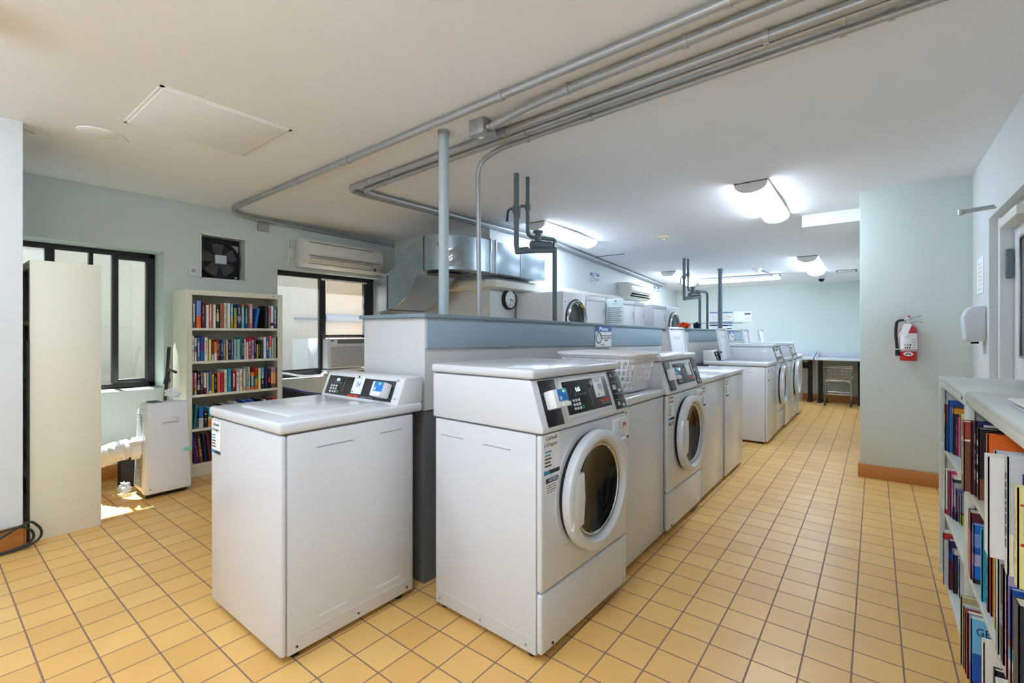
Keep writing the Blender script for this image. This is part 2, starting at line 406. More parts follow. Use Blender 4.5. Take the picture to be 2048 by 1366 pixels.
def front_loader(name, label):
    t = thing(name, label, 'washing machine', group='front-load washers in the centre rows')
    w = .35
    p = MB(); p.box(-.60, -.028, -w, w, .024, .862, M_white, .006)
    for y0, y1 in ((-w, -w - .0015),):
        for (xa, xb, za, zb) in ((-.56, -.42, .79, .793), (-.30, -.15, .785, .788)): p.box(xa, xb, y1, y0 + .002, za, zb, M_inkl)
        p.box(-.58, -.04, y1, y0 + .002, .083, .087, M_key)
        for xa in (-.57, -.32, -.075): p.tube([(xa, -w + .002, .05), (xa, -w - .003, .05)], .0045, M_steel, 8)
    for xa in (-.57, -.07):
        for ya in (-.31, .31): p.tube([(xa, ya, 0), (xa, ya, .03)], .02, M_blackm, 10)
    p.build('cabinet', t)
    p = MB(); p.box(-.026, 0, -w, w, .268, .862, M_white, .009, seg=3); fp = p.build('front_panel', t)
    p = MB(); p.box(-.026, 0, -w, w, .036, .262, M_white, .009, seg=3); p.tube([(-.002, -.28, .055), (.003, -.28, .055)], .006, M_dark, 8); p.tube([(-.002, .31, .055), (.003, .31, .055)], .006, M_steel, 8)
    p.build('lower_panel', t)
    p = MB(); p.prism([(-.615, .868), (.006, .868), (.008, .885), (-.05, 1.066), (-.615, 1.066)], -w - .002, w + .002, M_white, 'y', .006); cn = p.build('console', t)
    p = MB(); p.box(-.60, -.01, -w + .004, w - .004, .855, .875, M_seam); p.box(-.60, -.06, -w + .004, w - .004, 1.06, 1.074, M_seam); p.build('gasket_line', t)
    p = MB(); p.box(-.63, -.038, -w - .004, w + .004, 1.070, 1.108, M_white, .013, seg=3); p.build('top_lid', t)
    # console face
    up = Vector((-.058, 0, .181)).normalized(); o = Vector((.0085, -w, .885))
    F = frame(o, (0, 1, 0), up)
    def fb(p, a0, a1, b0, b1, c0, c1, m, bev=0): p.box(a0, a1, b0, b1, c0, c1, m, bev, F)
    p = MB(); fb(p, .035, .145, .004, .186, -.002, .002, M_black, .0015); p.build('black_strip', cn)
    p = MB(); fb(p, .175, .565, .018, .180, -.002, .003, M_white2, .002); fb(p, .187, .553, .03, .168, 0, .0036, M_black, .001)
    cp = p.build('control_panel', cn, label='black control panel with display and keypad')
    p = MB(); fb(p, .585, .69, .004, .186, -.002, .002, M_black, .0015)
    for k in range(6): fb(p, .597, .68, .02 + .028 * k, .022 + .028 * k, .002, .0025, M_inkl)
    for i in range(3):
        for j in range(3): fb(p, .600 + .011 * i, .608 + .011 * i, .098 + .008 * j, .104 + .008 * j, .002, .0026, M_key)
    for i in range(3): fb(p, .645 + .011 * i, .653 + .011 * i, .085, .098, .002, .0026, M_key)
    for a_, b_ in ((.618, .03), (.662, .02), (.61, .166), (.655, .168)): p.tube([F @ Vector((a_, b_, .0015)), F @ Vector((a_, b_, .003))], .008, M_inkl if b_ > .1 else M_key, 10)
    p.build('instruction_strip', cn)
    text('165', .026, F @ Matrix.Translation((.275, .128, .0042)), M_led, cp, 'display_digits')
    keypad(cp, F @ Matrix.Translation((.235, .045, .0036)))
    p = MB(); p.tube([F @ Vector((.405, .145, .003)), F @ Vector((.405, .145, .010))], .012, M_steel, 16); p.build('lock', cp)
    p = MB(); fb(p, .388, .389, .05, .125, .0036, .0042, M_inkl)
    for k in range(5): fb(p, .265 + .019 * k, .272 + .019 * k, .104, .109, .0036, .0042, M_inkl)
    p.build('panel_marks', cp)
    p = MB(); fb(p, .43, .51, .078, .166, .0036, .0045, M_paper, .001)
    for k in range(4): fb(p, .437, .487 + .005 * (k % 2), .148 + .0045 * k, .150 + .0045 * k, .0045, .0048, M_inkl)
    fb(p, .45, .46, .083, .093, .0045, .0048, M_cyan); p.build('number_sticker', cp, label='white number sticker')
    text('Speed Queen', .0165, F @ Matrix.Translation((.455, .062, .0042)), M_red, cp, bold=.0006, sx=.9)
    text('Commercial Washer', .0095, F @ Matrix.Translation((.460, .048, .0042)), M_inkl, cp)
    card_reader(cn, F @ Matrix.Translation((.095, .103, .002)))
    # detergent drawer
    p = MB(); p.box(-.006, .012, .205, .335, .728, .846, M_white2, .006); dr = p.build('detergent_drawer', t)
    p = MB(); p.box(.010, .0128, .228, .312, .742, .785, M_key, .001); p.box(.0118, .022, .232, .308, .738, .752, M_white2, .004); p.build('drawer_pull', dr)
    p = MB()
    for k in range(4): p.box(.0118, .0126, .24 + .006 * (k % 2), .27, .80 + .008 * k, .803 + .008 * k, M_inkl)
    for k in range(3): p.box(.0118, .0126, .285 + .012 * k, .293 + .012 * k, .80 + .008 * (k % 2), .822, M_ink if k == 1 else M_red)
    p.build('drawer_print', dr)
    # door
    D = frame((0, 0, .588), (0, 1, 0), (0, 0, 1))
    p = MB(); p.lathe([(.262, -.001), (.262, .003), (.20, .004), (.20, -.001)], M_white, 64, D); p.lathe([(.238, 0), (.240, .016), (.19, .016), (.19, 0)], M_black, 64, D)
    p.build('door_seal', t, label='dark rubber door seal')
    p = MB(); p.lathe([(.236, .016), (.246, .022), (.250, .040), (.246, .056), (.232, .064), (.212, .063), (.199, .050), (.194, .030), (.19, .018)], M_white, 72, D)
    dn = p.build('door', t)
    p = MB(); p.lathe([(.196, .030), (.185, .040), (.178, .038), (.17, .034), (.12, .024), (.06, .014), (0, .010)], M_glassd, 64, D); p.build('door_glass', dn, label='dark porthole glass')
    p = MB(); p.lathe([(.196, .036), (.188, .044), (.182, .042), (.178, .036)], M_chrome, 64, D); p.build('glass_ring', dn)
    p = MB(); p.prism([(-.226, -.11), (-.15, -.10), (-.138, .0), (-.146, .105), (-.205, .105), (-.222, .0)], .045, .064, M_white2, 'z', .004, D); p.build('door_handle', dn)
    p = MB(); p.prism([(.10, .222), (.19, .19), (.275, .115), (.275, -.05), (.235, -.10), (.215, .05), (.15, .16)], .010, .050, M_white, 'z', .006, D); p.build('hinge_cover', dn)
    service_sticker(t, frame((.0006, -.338, .705), (0, 1, 0), (0, 0, 1)), .105)
    S = frame((.0006, -.325, .632), (0, 1, 0), (0, 0, 1))
    p = MB(); p.box(0, .095, 0, .062, 0, .0006, M_paper, 0, S); p.box(0, .095, .044, .062, .0006, .001, M_navy, 0, S)
    for k in range(4): p.box(.006, .088 - .01 * (k % 2), .006 + .009 * k, .0085 + .009 * k, .0006, .001, M_ink, 0, S)
    ns = p.build('notice_sticker', t)
    text('NOTICE', .015, S @ Matrix.Translation((.02, .053, .0012)), M_paper, ns)
    return t
def top_loader(name, label, opened=False, group='top-load washers in the centre rows'):
    t = thing(name, label, 'washing machine', group=group)
    w = .33
    p = MB(); p.box(-.63, -.024, -w, w, .024, .862, M_white, .008)
    y1 = w + .0015
    for sgn in (-1, 1):
        ya, yb = sorted((sgn * (w - .002), sgn * y1))
        for (xa, xb, za, zb) in ((-.30, -.14, .795, .798), (-.56, -.44, .80, .803), (-.28, -.15, .12, .126), (-.55, -.42, .115, .121)): p.box(xa, xb, ya, yb, za, zb, M_white2 if za < .5 else M_inkl)
        p.box(-.60, -.05, ya, yb, .082, .086, M_key)
        for xa in (-.59, -.33, -.06): p.tube([(xa, sgn * (w - .002), .05), (xa, sgn * (w + .003), .05)], .0045, M_blackm, 8)
    for xa in (-.57, -.07):
        for ya in (-.29, .29): p.tube([(xa, ya, 0), (xa, ya, .03)], .02, M_blackm, 10)
    p.build('cabinet', t)
    p = MB(); p.box(-.022, 0, -w, w, .030, .862, M_white, .009, seg=3); p.build('front_panel', t)
    p = MB(); p.box(-.62, -.012, -w + .006, w - .006, .855, .876, M_seam); p.build('gasket_line', t)
    p = MB(); p.box(-.685, .008, -w - .006, w + .006, .868, .912, M_white, .012, seg=3)
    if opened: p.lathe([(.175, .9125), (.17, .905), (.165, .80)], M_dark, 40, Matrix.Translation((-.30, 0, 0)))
    tp = p.build('top_deck', t)
    if not opened:
        p = MB(); p.box(-.50, -.085, -.225, .225, .905, .9185, M_white, .006, seg=3); p.box(-.485, -.10, -.21, .21, .916, .9205, M_white, .002); p.build('lid', t)
    else:
        L = frame((-.50, 0, .916), (0, 1, 0), Vector((-.17, 0, 1)))
        p = MB(); p.box(-.225, .225, 0, .39, -.008, .008, M_white, .006, L); p.box(-.2, .2, .02, .365, .008, .011, M_white2, .002, L)
        for k in range(4): p.box(-.10 + .05 * k, -.065 + .05 * k, .27, .30, .011, .0116, M_key, 0, L)
        for f in ((-.225, -.205, 0, .39), (.205, .225, 0, .39), (-.225, .225, .37, .39)): p.box(f[0], f[1], f[2], f[3], .006, .022, M_white, .004, L)
        for ya in (-.232, .232): p.tube([L @ Vector((ya - .008, .10, .01)), L @ Vector((ya + .008, .10, .01))], .011, M_blackm, 10)
        p.build('lid', t, label='raised white lid')
    # control console at the back
    prof = [(-.69, .910), (-.535, .910), (-.58, 1.025), (-.592, 1.036), (-.69, 1.036)]
    p = MB(); p.prism(prof, -w + .005, w - .002, M_white, 'y', .005); cn = p.build('console', t)
    o = Vector((-.535, -w + .005, .910)); F = frame(o, (0, 1, 0), Vector((-.045, 0, .115)))
    def fb(p, a0, a1, b0, b1, c0, c1, m, bev=0): p.box(a0, a1, b0, b1, c0, c1, m, bev, F)
    p = MB(); fb(p, .028, .600, .012, .114, -.002, .002, M_black, .001); cp = p.build('control_panel', cn, label='black control panel with keypad and stickers')
    text('155', .021, F @ Matrix.Translation((.105, .092, .003)), M_led, cp, 'display_digits')
    keypad(cp, F @ Matrix.Translation((.07, .022, .002)), .023, .0155)
    p = MB(); fb(p, .185, .1862, .03, .10, .002, .0026, M_inkl)
    for k in range(5): fb(p, .10 + .014 * k, .105 + .014 * k, .074, .078, .002, .0026, M_inkl)
    p.build('panel_marks', cp)
    p = MB(); fb(p, .265, .352, .030, .122, .002, .003, M_paper, .001)
    for k in range(3): fb(p, .272, .33, .108 + .004 * k, .110 + .004 * k, .003, .0033, M_inkl)
    fb(p, .272, .282, .035, .045, .003, .0033, M_cyan); p.build('number_sticker', cp, label='white number sticker')
    text('Speed Queen', .0175, F @ Matrix.Translation((.245, .019, .003)), M_red, cp, bold=.0006)
    text('Commercial Washer', .0125, F @ Matrix.Translation((.355, .019, .003)), M_inkl, cp)
    card_reader(cn, F @ Matrix.Translation((.535, .060, .002)))
    for a_, b2, r2 in ((.30, .119, .006), (.61, .119, .006), (.625, .03, .004)):
        p = MB(); p.tube([F @ Vector((a_, b2, -.001)), F @ Vector((a_, b2, .005))], r2, M_blackm if a_ < .5 else M_steel, 10); p.build('screw', cn)
    service_sticker(t, frame((.0006, -.322, .70), (0, 1, 0), (0, 0, 1)), .10)
    return t
def put(o, x, y, rz=0, sy=1.0, sx=1.0, sz=1.0):
    o.location = (x, y, 0); o.rotation_euler = (0, 0, R(rz)); o.scale = (sx, sy, sz)
fl = front_loader('front_load_washer', 'front-load washer with a blue card reader, nearest the camera in the right-hand row')
fl2 = copy_tree(fl); fl2['label'] = 'second front-load washer along the near row, just beyond the laundry basket'
fl3 = copy_tree(fl); fl3['label'] = 'nearer front-load washer of the far row, between two top-loaders'
fl4 = copy_tree(fl); fl4['label'] = 'farther front-load washer of the far row, close to the folding tables'
put(fl, -.972, 1.795, -2.0); put(fl2, -.995, 3.165, -.5, .97); put(fl3, -.945, 6.745, 0, .82); put(fl4, -.925, 7.90, 0, .78)
for o in [x for x in bpy.data.objects if x.parent == fl]:
    if o.name.startswith('console'):
        for q in [x for x in bpy.data.objects if x.parent == o]:
            if q.name.startswith('control_panel'): fl_panel = q
up = Vector((-.058, 0, .181)).normalized()
tl = top_loader('top_load_washer', 'white top-load washer standing alone at the island end, facing the tall bookcase')
tl2 = copy_tree(tl); tl2['label'] = 'top-load washer with a white laundry basket standing on its lid'
tl3 = copy_tree(tl); tl3['label'] = 'closed-lid top-load washer just beyond the second front-load washer'
tlo = top_loader('top_load_washer', 'top-load washer at the far end of the near row with its lid raised', True)
tlo2 = copy_tree(tlo); tlo2['label'] = 'lid-up top-load washer at the near end of the far row, plain side showing'
tlo3 = copy_tree(tlo); tlo3['label'] = 'lid-up top-load washer standing between the two far front-load washers'
tlo4 = copy_tree(tlo); tlo4['label'] = 'lid-up top-load washer at the very end of the far row'
put(tl, -2.075, .842, -90); put(tl2, -1.015, 2.495, 0, .93, .96, 1.0); put(tl3, -1.005, 3.865, 0, .95, .96, 1.0); put(tlo, -1.0, 4.555, 0, 1.0, .96, 1.0)
put(tlo2, -.945, 6.14, 0, .90); put(tlo3, -.93, 7.325, 0, .86); put(tlo4, -.915, 8.46, 0, .82)
# numbers on the two nearest machines
def sub(root, *path):
    o = root
    for n in path: o = [x for x in bpy.data.objects if x.parent == o and x.name.split('.')[0] == n][0]
    return o
def world(o): return parent_world(o)
def number(root, s, local, size):
    st = sub(root, 'console', 'control_panel')
    text(s, size, parent_world(root) @ local, M_lav, st, 'machine_number', sx=.9)
F = frame((.0085, -.35, .885), (0, 1, 0), up); number(fl, '05', F @ Matrix.Translation((.463, .122, .005)), .038)
F = frame((-.535, -.325, .910), (0, 1, 0), Vector((-.045, 0, .115))); number(tl, '04', F @ Matrix.Translation((.292, .078, .0034)), .042)

# ------------------------------------------------------------------ islands
def island(name, label, y0, y1, xa, xb, zt0, zt1, zb0, zb1, seams):
    t = thing(name, label, 'partition', (xb, y0, 0), group='pipe islands behind the washers')
    p = MB(); p.box(xa + .004, xb - .02, y0 + .004, y1 - .004, 0, .862, mat('chase_grey', (104, 106, 106), .5)); p.build('lower_casing', t, label='dark grey lower casing')
    p = MB(); p.hexa([(xa, y0, .862), (xb - .012, y0, .862), (xb - .012, y1, .862), (xa, y1, .862), (xa, y0, zt0 - .02), (xb - .012, y0, zt0 - .02), (xb - .012, y1, zt1 - .02), (xa, y1, zt1 - .02)], M_panel, .004)
    for s_ in seams: p.box(xb - .0125, xb - .0105, s_, s_ + .006, .87, zb1 - .01, M_key)
    p.build('white_panel', t)
    p = MB(); p.hexa([(xb - .03, y0 + .004, zb0), (xb, y0 + .004, zb0), (xb, y1, zb1), (xb - .03, y1, zb1), (xb - .03, y0 + .004, zt0 - .018), (xb, y0 + .004, zt0 - .018), (xb, y1, zt1 - .018), (xb - .03, y1, zt1 - .018)], M_band, .003)
    p.build('front_band', t, label='slate blue band')
    p = MB(); p.hexa([(xa - .02, y0 - .02, zt0 - .02), (xb + .012, y0 - .02, zt0 - .02), (xb + .012, y1 + .01, zt1 - .02), (xa - .02, y1 + .01, zt1 - .02), (xa - .02, y0 - .02, zt0), (xb + .012, y0 - .02, zt0), (xb + .012, y1 + .01, zt1), (xa - .02, y1 + .01, zt1)], M_cap, .003)
    p.build('cap', t, label='slate cap board')
    return t
island('pipe_island', 'white and slate pipe island behind the near washers, carrying the thick post', 1.56, 4.80, -2.27, -1.75, 1.346, 1.308, 1.172, 1.122, (2.45, 2.95, 3.6, 4.2))
island('pipe_island', 'farther white and slate pipe island, with orange cloth lying on it', 5.69, 8.98, -2.27, -1.75, 1.302, 1.285, 1.145, 1.12, (6.5, 7.2, 7.9))
# hoses in the gap behind the front loader
hs = [((-1.665, 1.75, .80), (-1.665, 1.60, .62), (-1.665, 1.57, .45), (-1.665, 1.75, .30)), ((-1.665, 1.80, .28), (-1.665, 1.62, .20), (-1.665, 1.60, .12), (-1.665, 1.72, .06))]
for k, h in enumerate(hs):
    p = MB(); p.tube(fillet(h, .12, 8), .016, M_rubber, 10)
    one(p, 'drain_hose', ['black hose sagging in the gap between the two nearest washers', 'lower black hose by the floor in the gap between the nearest washers'][k], 'hose', 'hoses behind the washers')
p = MB(); p.tube([(-1.715, 1.66, .0), (-1.715, 1.66, .86)], .03, M_pipe, 14); one(p, 'waste_pipe', 'dark upright waste pipe in the gap between the two nearest washers', 'pipe')

# posts and pipes
p = MB(); p.tube([(-2.077, 1.99, 1.345), (-2.077, 1.99, 2.48)], .031, M_post, 24); t = one(p, 'support_post', 'thick pale blue post rising from the near island to the ceiling', 'post')
q = MB(); q.tube([(-2.077, 1.99, 2.455), (-2.077, 1.99, 2.48)], .036, M_conduit, 20); q.build('post_collar', t)
yz = 8.11
p = MB(); p.tube([(-2.0, yz, 1.292), (-2.0, yz, ceil_z(yz))], .036, M_pipe, 20); t = one(p, 'support_post', 'dark slate post rising from the far island to the ceiling', 'post')
q = MB(); q.tube([(-2.0, yz, ceil_z(yz) - .02), (-2.0, yz, ceil_z(yz) + .005)], .042, M_pipe, 20); q.build('post_collar', t)
def water_pipes(name, label, x, y, zt, zb, k=1.0, mir=1):
    """two supply pipes with lever valves joining in a loop that drops onto the island"""
    t = thing(name, label, 'pipework', (x, y, zb), group='supply pipes dropping onto the islands')
    z1 = zt
    a = (x, y); bb = (x + .02 * k, y + .12 * k); d = (x + .12 * k, y + .36 * k)
    p = MB(); p.tube(fillet([(a[0], a[1], z1), (a[0], a[1], zt - .60 * k), (d[0], d[1], zt - .555 * k)], .05, 6), .021 * k, M_pipe, 14)
    p.tube([(a[0], a[1], zt - .25 * k), (a[0], a[1], zt - .31 * k)], .030 * k, M_pipe, 14); p.tube([(a[0], a[1], zt - .60 * k), (a[0] + .035, a[1] + .1, zt - .58 * k)], .026 * k, M_pipe, 14); p.build('supply_pipe', t)
    p = MB(); p.tube(fillet([(bb[0], bb[1], z1), (bb[0], bb[1], zt - .47 * k), (d[0] - .02, d[1] - .05, zt - .47 * k), (d[0], d[1], zt - .47 * k), (d[0], d[1], zb)], .05, 6), .0155 * k, M_pipe, 14)
    p.tube([(bb[0], bb[1], zt - .21 * k), (bb[0], bb[1], zt - .26 * k)], .022 * k, M_pipe, 14); p.tube([(d[0], d[1], zt - .50 * k), (d[0], d[1], zb)], .019 * k, M_pipe, 14); p.build('supply_pipe', t)
    m0 = Vector((x + .06 * k, y + .21 * k, zt - .50 * k))
    p = MB(); p.tube([m0 + Vector((-.03, -.05, -.03)), m0 + Vector((.04, .12, -.02))], .034 * k, M_pipe, 14); p.tube([m0, m0 + Vector((0, 0, .09 * k))], .026 * k, M_pipe, 12); p.tube([m0 + Vector((0, 0, .07 * k)), m0 + Vector((0, 0, .085 * k))], .042 * k, M_pipe, 12); p.build('mixing_valve', t)
    p = MB(); p.box(d[0] + .015, d[0] + .022, d[1] - .03, d[1] + .012, zt - .535 * k, zt - .50 * k, M_paper); p.build('valve_tag', t)
    for c_, z_, r_ in ((a, zt - .28 * k, .03), (bb, zt - .235 * k, .022)):
        p = MB(); p.tube([(c_[0], c_[1], z_), (c_[0] - .02, c_[1] - .055 * k, z_)], .012 * k, M_pipe, 10); v = p.build('valve', t)
        p = MB(); p.tube([(c_[0] - .02, c_[1] - .055 * k, z_), (c_[0] - .025, c_[1] - .075 * k, z_ - .02), (c_[0] - .03, c_[1] - .08 * k, z_ - .10 * k)], [.006, .009, .010], M_navy if k > .9 else M_pipe, 8); p.build('lever', v)
    return t
water_pipes('water_pipes', 'slate water pipes with blue lever valves above the near island', -2.19, 2.87, 2.48, 1.335, 1.0)
t2 = water_pipes('water_pipes', 'distant slate water pipes with lever valves above the far island', -2.22, 6.98, ceil_z(7.16) - .002, 1.30, 1.0)
p = MB(); p.tube(fillet([(-2.10, 7.2, 1.87), (-2.02, 7.45, 1.87), (-2.02, 7.45, 1.295)], .06, 6), .018, M_pipe, 12); p.build('branch_pipe', t2)

# ------------------------------------------------------------------ ceiling conduits
def conduit(name, label, pts, r, m, straps=(), fr=.10, up=(0, 0, 1), seg=12):
    t = thing(name, label, 'conduit', pts[0], group='electrical conduits')
    p = MB(); P = fillet(pts, fr, 8) if len(pts) > 2 else pts; p.tube(P, r, m, seg); p.build('tube', t)
    for s_ in straps:
        c = Vector(s_[:3]); ax = Vector((1, 0, 0)) if s_[3] == 'x' else Vector((0, 1, 0)) if s_[3] == 'y' else Vector((0, 0, 1))
        p = MB(); p.tube([c - ax * .011, c + ax * .011], r + .005, m, 14)
        side = Vector((0, 1, 0)) if s_[3] == 'x' else Vector((1, 0, 0))
        q = c + side * .03
        p.tube([q + Vector((0, 0, r + .004)), q + Vector((0, 0, r - .003))], .012, m, 10)
        p.build('strap', t)
    return t
zc = 2.48
conduit('conduit', 'grey ceiling conduit that bends along the window wall above the wall air conditioner', [(.5, 1.80, 2.452), (-4.95, 1.905, 2.452), (-5.115, 2.08, 2.445), (-5.118, 3.98, 2.42)], .019, M_conduit,
        [(-4.55, 1.897, 2.452, 'x'), (-3.6, 1.877, 2.452, 'x'), (-2.9, 1.865, 2.452, 'x'), (-1.5, 1.838, 2.452, 'x'), (-.42, 1.818, 2.452, 'x'), (-5.118, 3.2, 2.432, 'y'), (-5.118, 2.4, 2.44, 'y')], .12)
conduit('conduit', 'thick ceiling conduit ending at the square junction box', [(.5, 1.91, 2.452), (-1.15, 1.985, 2.452), (-1.45, 2.0, 2.445), (-1.78, 2.035, 2.425)], .022, M_conduit,
        [(-1.2, 1.987, 2.452, 'x'), (-.62, 1.962, 2.452, 'x')], .15)
conduit('conduit', 'upper of two parallel conduits turning along the ceiling edge above the duct', [(.5, 2.10, 2.452), (-3.50, 2.245, 2.452), (-3.52, 2.45, 2.452), (-3.385, 5.0, 2.445), (-3.395, 9.3, ceil_z(9.3) - .03)], .022, M_conduit,
        [(-1.75, 2.182, 2.452, 'x'), (-.35, 2.131, 2.452, 'x'), (-3.2, 2.234, 2.452, 'x'), (-2.9, 2.223, 2.452, 'x')], .14)
conduit('conduit', 'lower of two parallel conduits turning along the ceiling edge above the duct', [(.5, 2.155, 2.45), (-3.42, 2.325, 2.45), (-3.44, 2.55, 2.45), (-3.33, 5.0, 2.442), (-3.34, 9.3, ceil_z(9.3) - .03)], .022, M_conduit,
        [(-1.65, 2.248, 2.45, 'x'), (-.10, 2.181, 2.45, 'x'), (-3.1, 2.311, 2.45, 'x')], .14)
conduit('conduit', 'thin conduit that curves down from the ceiling to the near island', [(.5, 2.255, 2.452), (-1.95, 2.355, 2.452), (-2.135, 2.365, 2.40), (-2.135, 2.38, 1.34)], .0165, M_conduit,
        [(-1.7, 2.345, 2.452, 'x'), (-1.25, 2.326, 2.452, 'x'), (-.10, 2.279, 2.452, 'x'), (.05, 2.273, 2.452, 'x')], .17)
t = thing('junction_box', 'square grey steel junction box on the ceiling conduit', 'junction box', (-1.81, 2.045, 2.40))
p = MB(); p.box(-1.865, -1.755, 1.985, 2.105, 2.392, 2.48, M_conduit, .003); p.build('box_body', t)
p = MB(); p.box(-1.868, -1.752, 1.982, 2.108, 2.389, 2.393, M_conduit2, .001); p.box(-1.83, -1.80, 2.03, 2.05, 2.386, 2.389, M_paper); p.tube([(-1.85, 2.0, 2.39), (-1.85, 2.0, 2.386)], .005, M_steel, 8); p.tube([(-1.77, 2.09, 2.39), (-1.77, 2.09, 2.386)], .005, M_steel, 8); p.build('cover_plate', t)
p = MB(); p.tube([(-1.75, 2.03, 2.43), (-1.725, 2.03, 2.432)], .028, M_steel, 12); p.build('connector', t)
t = thing('wall_box', 'small grey electrical box on the window wall under the conduit bend', 'electrical box', (-5.14, 2.29, 2.33))
p = MB(); p.box(XW, XW + .03, 2.235, 2.345, 2.325, 2.415, M_conduit, .004); p.build('box_body', t)
p = MB(); p.box(XW + .03, XW + .034, 2.243, 2.337, 2.333, 2.41, M_conduit2, .002); p.build('cover_plate', t)
# ceiling access panels, plates
t = thing('access_panel', 'large square white access panel in the ceiling above the bookcases', 'access panel', (-3.12, 1.09, 2.475), group='ceiling access panels')
p = MB(); p.box(-3.44, -2.81, .77, 1.40, 2.472, 2.482, M_ceil, .002); p.build('panel', t)
p = MB()
for a in ((-3.455, -2.795, .755, .772), (-3.455, -2.795, 1.40, 1.416), (-3.456, -3.439, .755, 1.416), (-2.812, -2.795, .755, 1.416)): p.box(a[0], a[1], a[2], a[3], 2.476, 2.481, M_ceil)
p.build('trim', t)
p = MB(); p.box(-3.442, -2.808, 1.4, 1.4035, 2.4745, 2.4765, M_seam); p.box(-3.442, -3.4385, .77, 1.4, 2.4745, 2.4765, M_inkl); p.build('gap_line', t)
t = thing('access_panel', 'distant white access panel in the ceiling beyond the long light', 'access panel', (-3.15, 6.55, 2.38), group='ceiling access panels')
p = MB(); p.hexa([(-3.32, 6.35, ceil_z(6.35) - .006), (-2.88, 6.35, ceil_z(6.35) - .006), (-2.88, 6.85, ceil_z(6.85) - .006), (-3.32, 6.85, ceil_z(6.85) - .006), (-3.32, 6.35, ceil_z(6.35)), (-2.88, 6.35, ceil_z(6.35)), (-2.88, 6.85, ceil_z(6.85)), (-3.32, 6.85, ceil_z(6.85))], M_ceil); p.build('panel', t)
p = MB(); p.hexa([(-3.33, 6.345, ceil_z(6.35) - .008), (-2.87, 6.345, ceil_z(6.35) - .008), (-2.87, 6.35, ceil_z(6.35) - .008), (-3.33, 6.35, ceil_z(6.35) - .008), (-3.33, 6.345, 2.4), (-2.87, 6.345, 2.4), (-2.87, 6.35, 2.4), (-3.33, 6.35, 2.4)], M_seam); p.build('gap_line', t)
p = MB(); p.lathe([(0, -.010), (.085, -.009), (.098, -.004), (.10, .002), (0, .002)], M_ceil, 48, Matrix.Translation((-3.775, .70, 2.48))); one(p, 'cover_plate', 'round white blank cover plate on the ceiling near the left wall', 'cover plate')
t = thing('ceiling_alarm', 'small square beige alarm unit on the ceiling past the long light', 'alarm', (-2.06, 5.68, 2.43))
zz = ceil_z(5.68)
p = MB(); p.box(-2.12, -2.0, 5.62, 5.74, zz - .03, zz + .004, mat('beige_plastic', (226, 214, 178), .5), .006); p.build('housing', t)
p = MB(); p.lathe([(0, -.052), (.022, -.045), (.03, -.028)], M_cream, 20, Matrix.Translation((-2.06, 5.68, zz))); p.build('sounder', t)
t = thing('smoke_detector', 'round white smoke detector on the ceiling by the far strip light', 'smoke detector', (-1.50, 8.35, 2.24))
zz = ceil_z(8.35)
p = MB(); p.lathe([(.075, .003), (.075, -.015), (.06, -.03), (0, -.03)], M_white2, 28, Matrix.Translation((-1.5, 8.35, zz))); p.build('base', t)
p = MB(); p.lathe([(.032, -.03), (.03, -.055), (.02, -.062), (0, -.062)], M_white2, 20, Matrix.Translation((-1.5, 8.35, zz))); p.build('sensor', t)
t = thing('security_camera', 'small dark dome security camera above the back wall', 'camera', (-.62, 9.4, 2.2))
zz = ceil_z(9.5)
p = MB(); p.lathe([(.06, .01), (.06, -.03), (.05, -.04), (0, -.04)], M_white2, 24, Matrix.Translation((-.72, 9.5, zz))); p.build('base', t)
p = MB(); p.lathe([(.046, -.04), (.04, -.07), (.022, -.088), (0, -.093)], M_glassd, 24, Matrix.Translation((-.72, 9.5, zz))); p.build('dome', t)
t = thing('ceiling_vent', 'small white slotted vent in the lowered ceiling near the corner wall', 'vent', (-.36, 9.0, 2.2))
p = MB()
for k in range(5): p.box(-.46, -.24, 8.80 + .05 * k, 8.83 + .05 * k, 2.196, 2.215, M_white2)
p.box(-.48, -.22, 8.78, 9.05, 2.205, 2.22, M_seam); p.build('grille', t)

# ------------------------------------------------------------------ lamps
def wrap_light(label, x, y0, L, z, along='y', w=.24, slope=0, lm=None):
    t = thing('ceiling_light', label, 'ceiling light', (x, y0, z), group='wraparound ceiling lights')
    if along == 'y': M = Matrix(((1, 0, 0, x), (0, 1, 0, y0), (0, slope, 1, z), (0, 0, 0, 1)))
    else: M = Matrix(((0, 1, 0, x), (1, 0, 0, y0), (0, 0, 1, z), (0, 0, 0, 1)))
    n = 10; pr = [(w / 2 * math.cos(PI * k / n), -.085 * math.sin(PI * k / n) ** .8) for k in range(n + 1)]
    p = MB(); p.prism(pr, .02, L - .02, lm or M_lamp, 'y', 0, M); p.build('diffuser', t)
    for a in (0, L - .02):
        p = MB(); p.prism([(q[0] * 1.05, q[1] * 1.05) for q in pr], a, a + .02, M_lampend, 'y', .002, M); p.build('end_cap', t)
    p = MB(); p.box(-w / 2 - .006, w / 2 + .006, 0, L, -.012, .004, M_lampend, .003, M); p.build('housing', t)
    return t
wrap_light('long lit ceiling light above the aisle, nearest the corner wall', -.80, 4.18, 1.25, 2.48, slope=-.02)
wrap_light('lit ceiling light beyond the lever-valve pipes and before the dryers', -2.98, 4.25, 1.25, 2.48, slope=-.02, lm=M_lamp3)
wrap_light('lit ceiling light far down the aisle beside the lowered ceiling', -.745, 7.65, 1.25, ceil_z(7.65), slope=-.0605, lm=M_lamp2)
wrap_light('lit ceiling light far off above the porthole dryers, behind the distant pipes', -2.80, 7.95, 1.25, ceil_z(7.95), slope=-.0605, lm=M_lamp2)
t = thing('strip_light', 'long bare lit strip light across the ceiling before the back wall', 'strip light', (-1.8, 8.95, 2.2))
zz = ceil_z(9.02) - .012
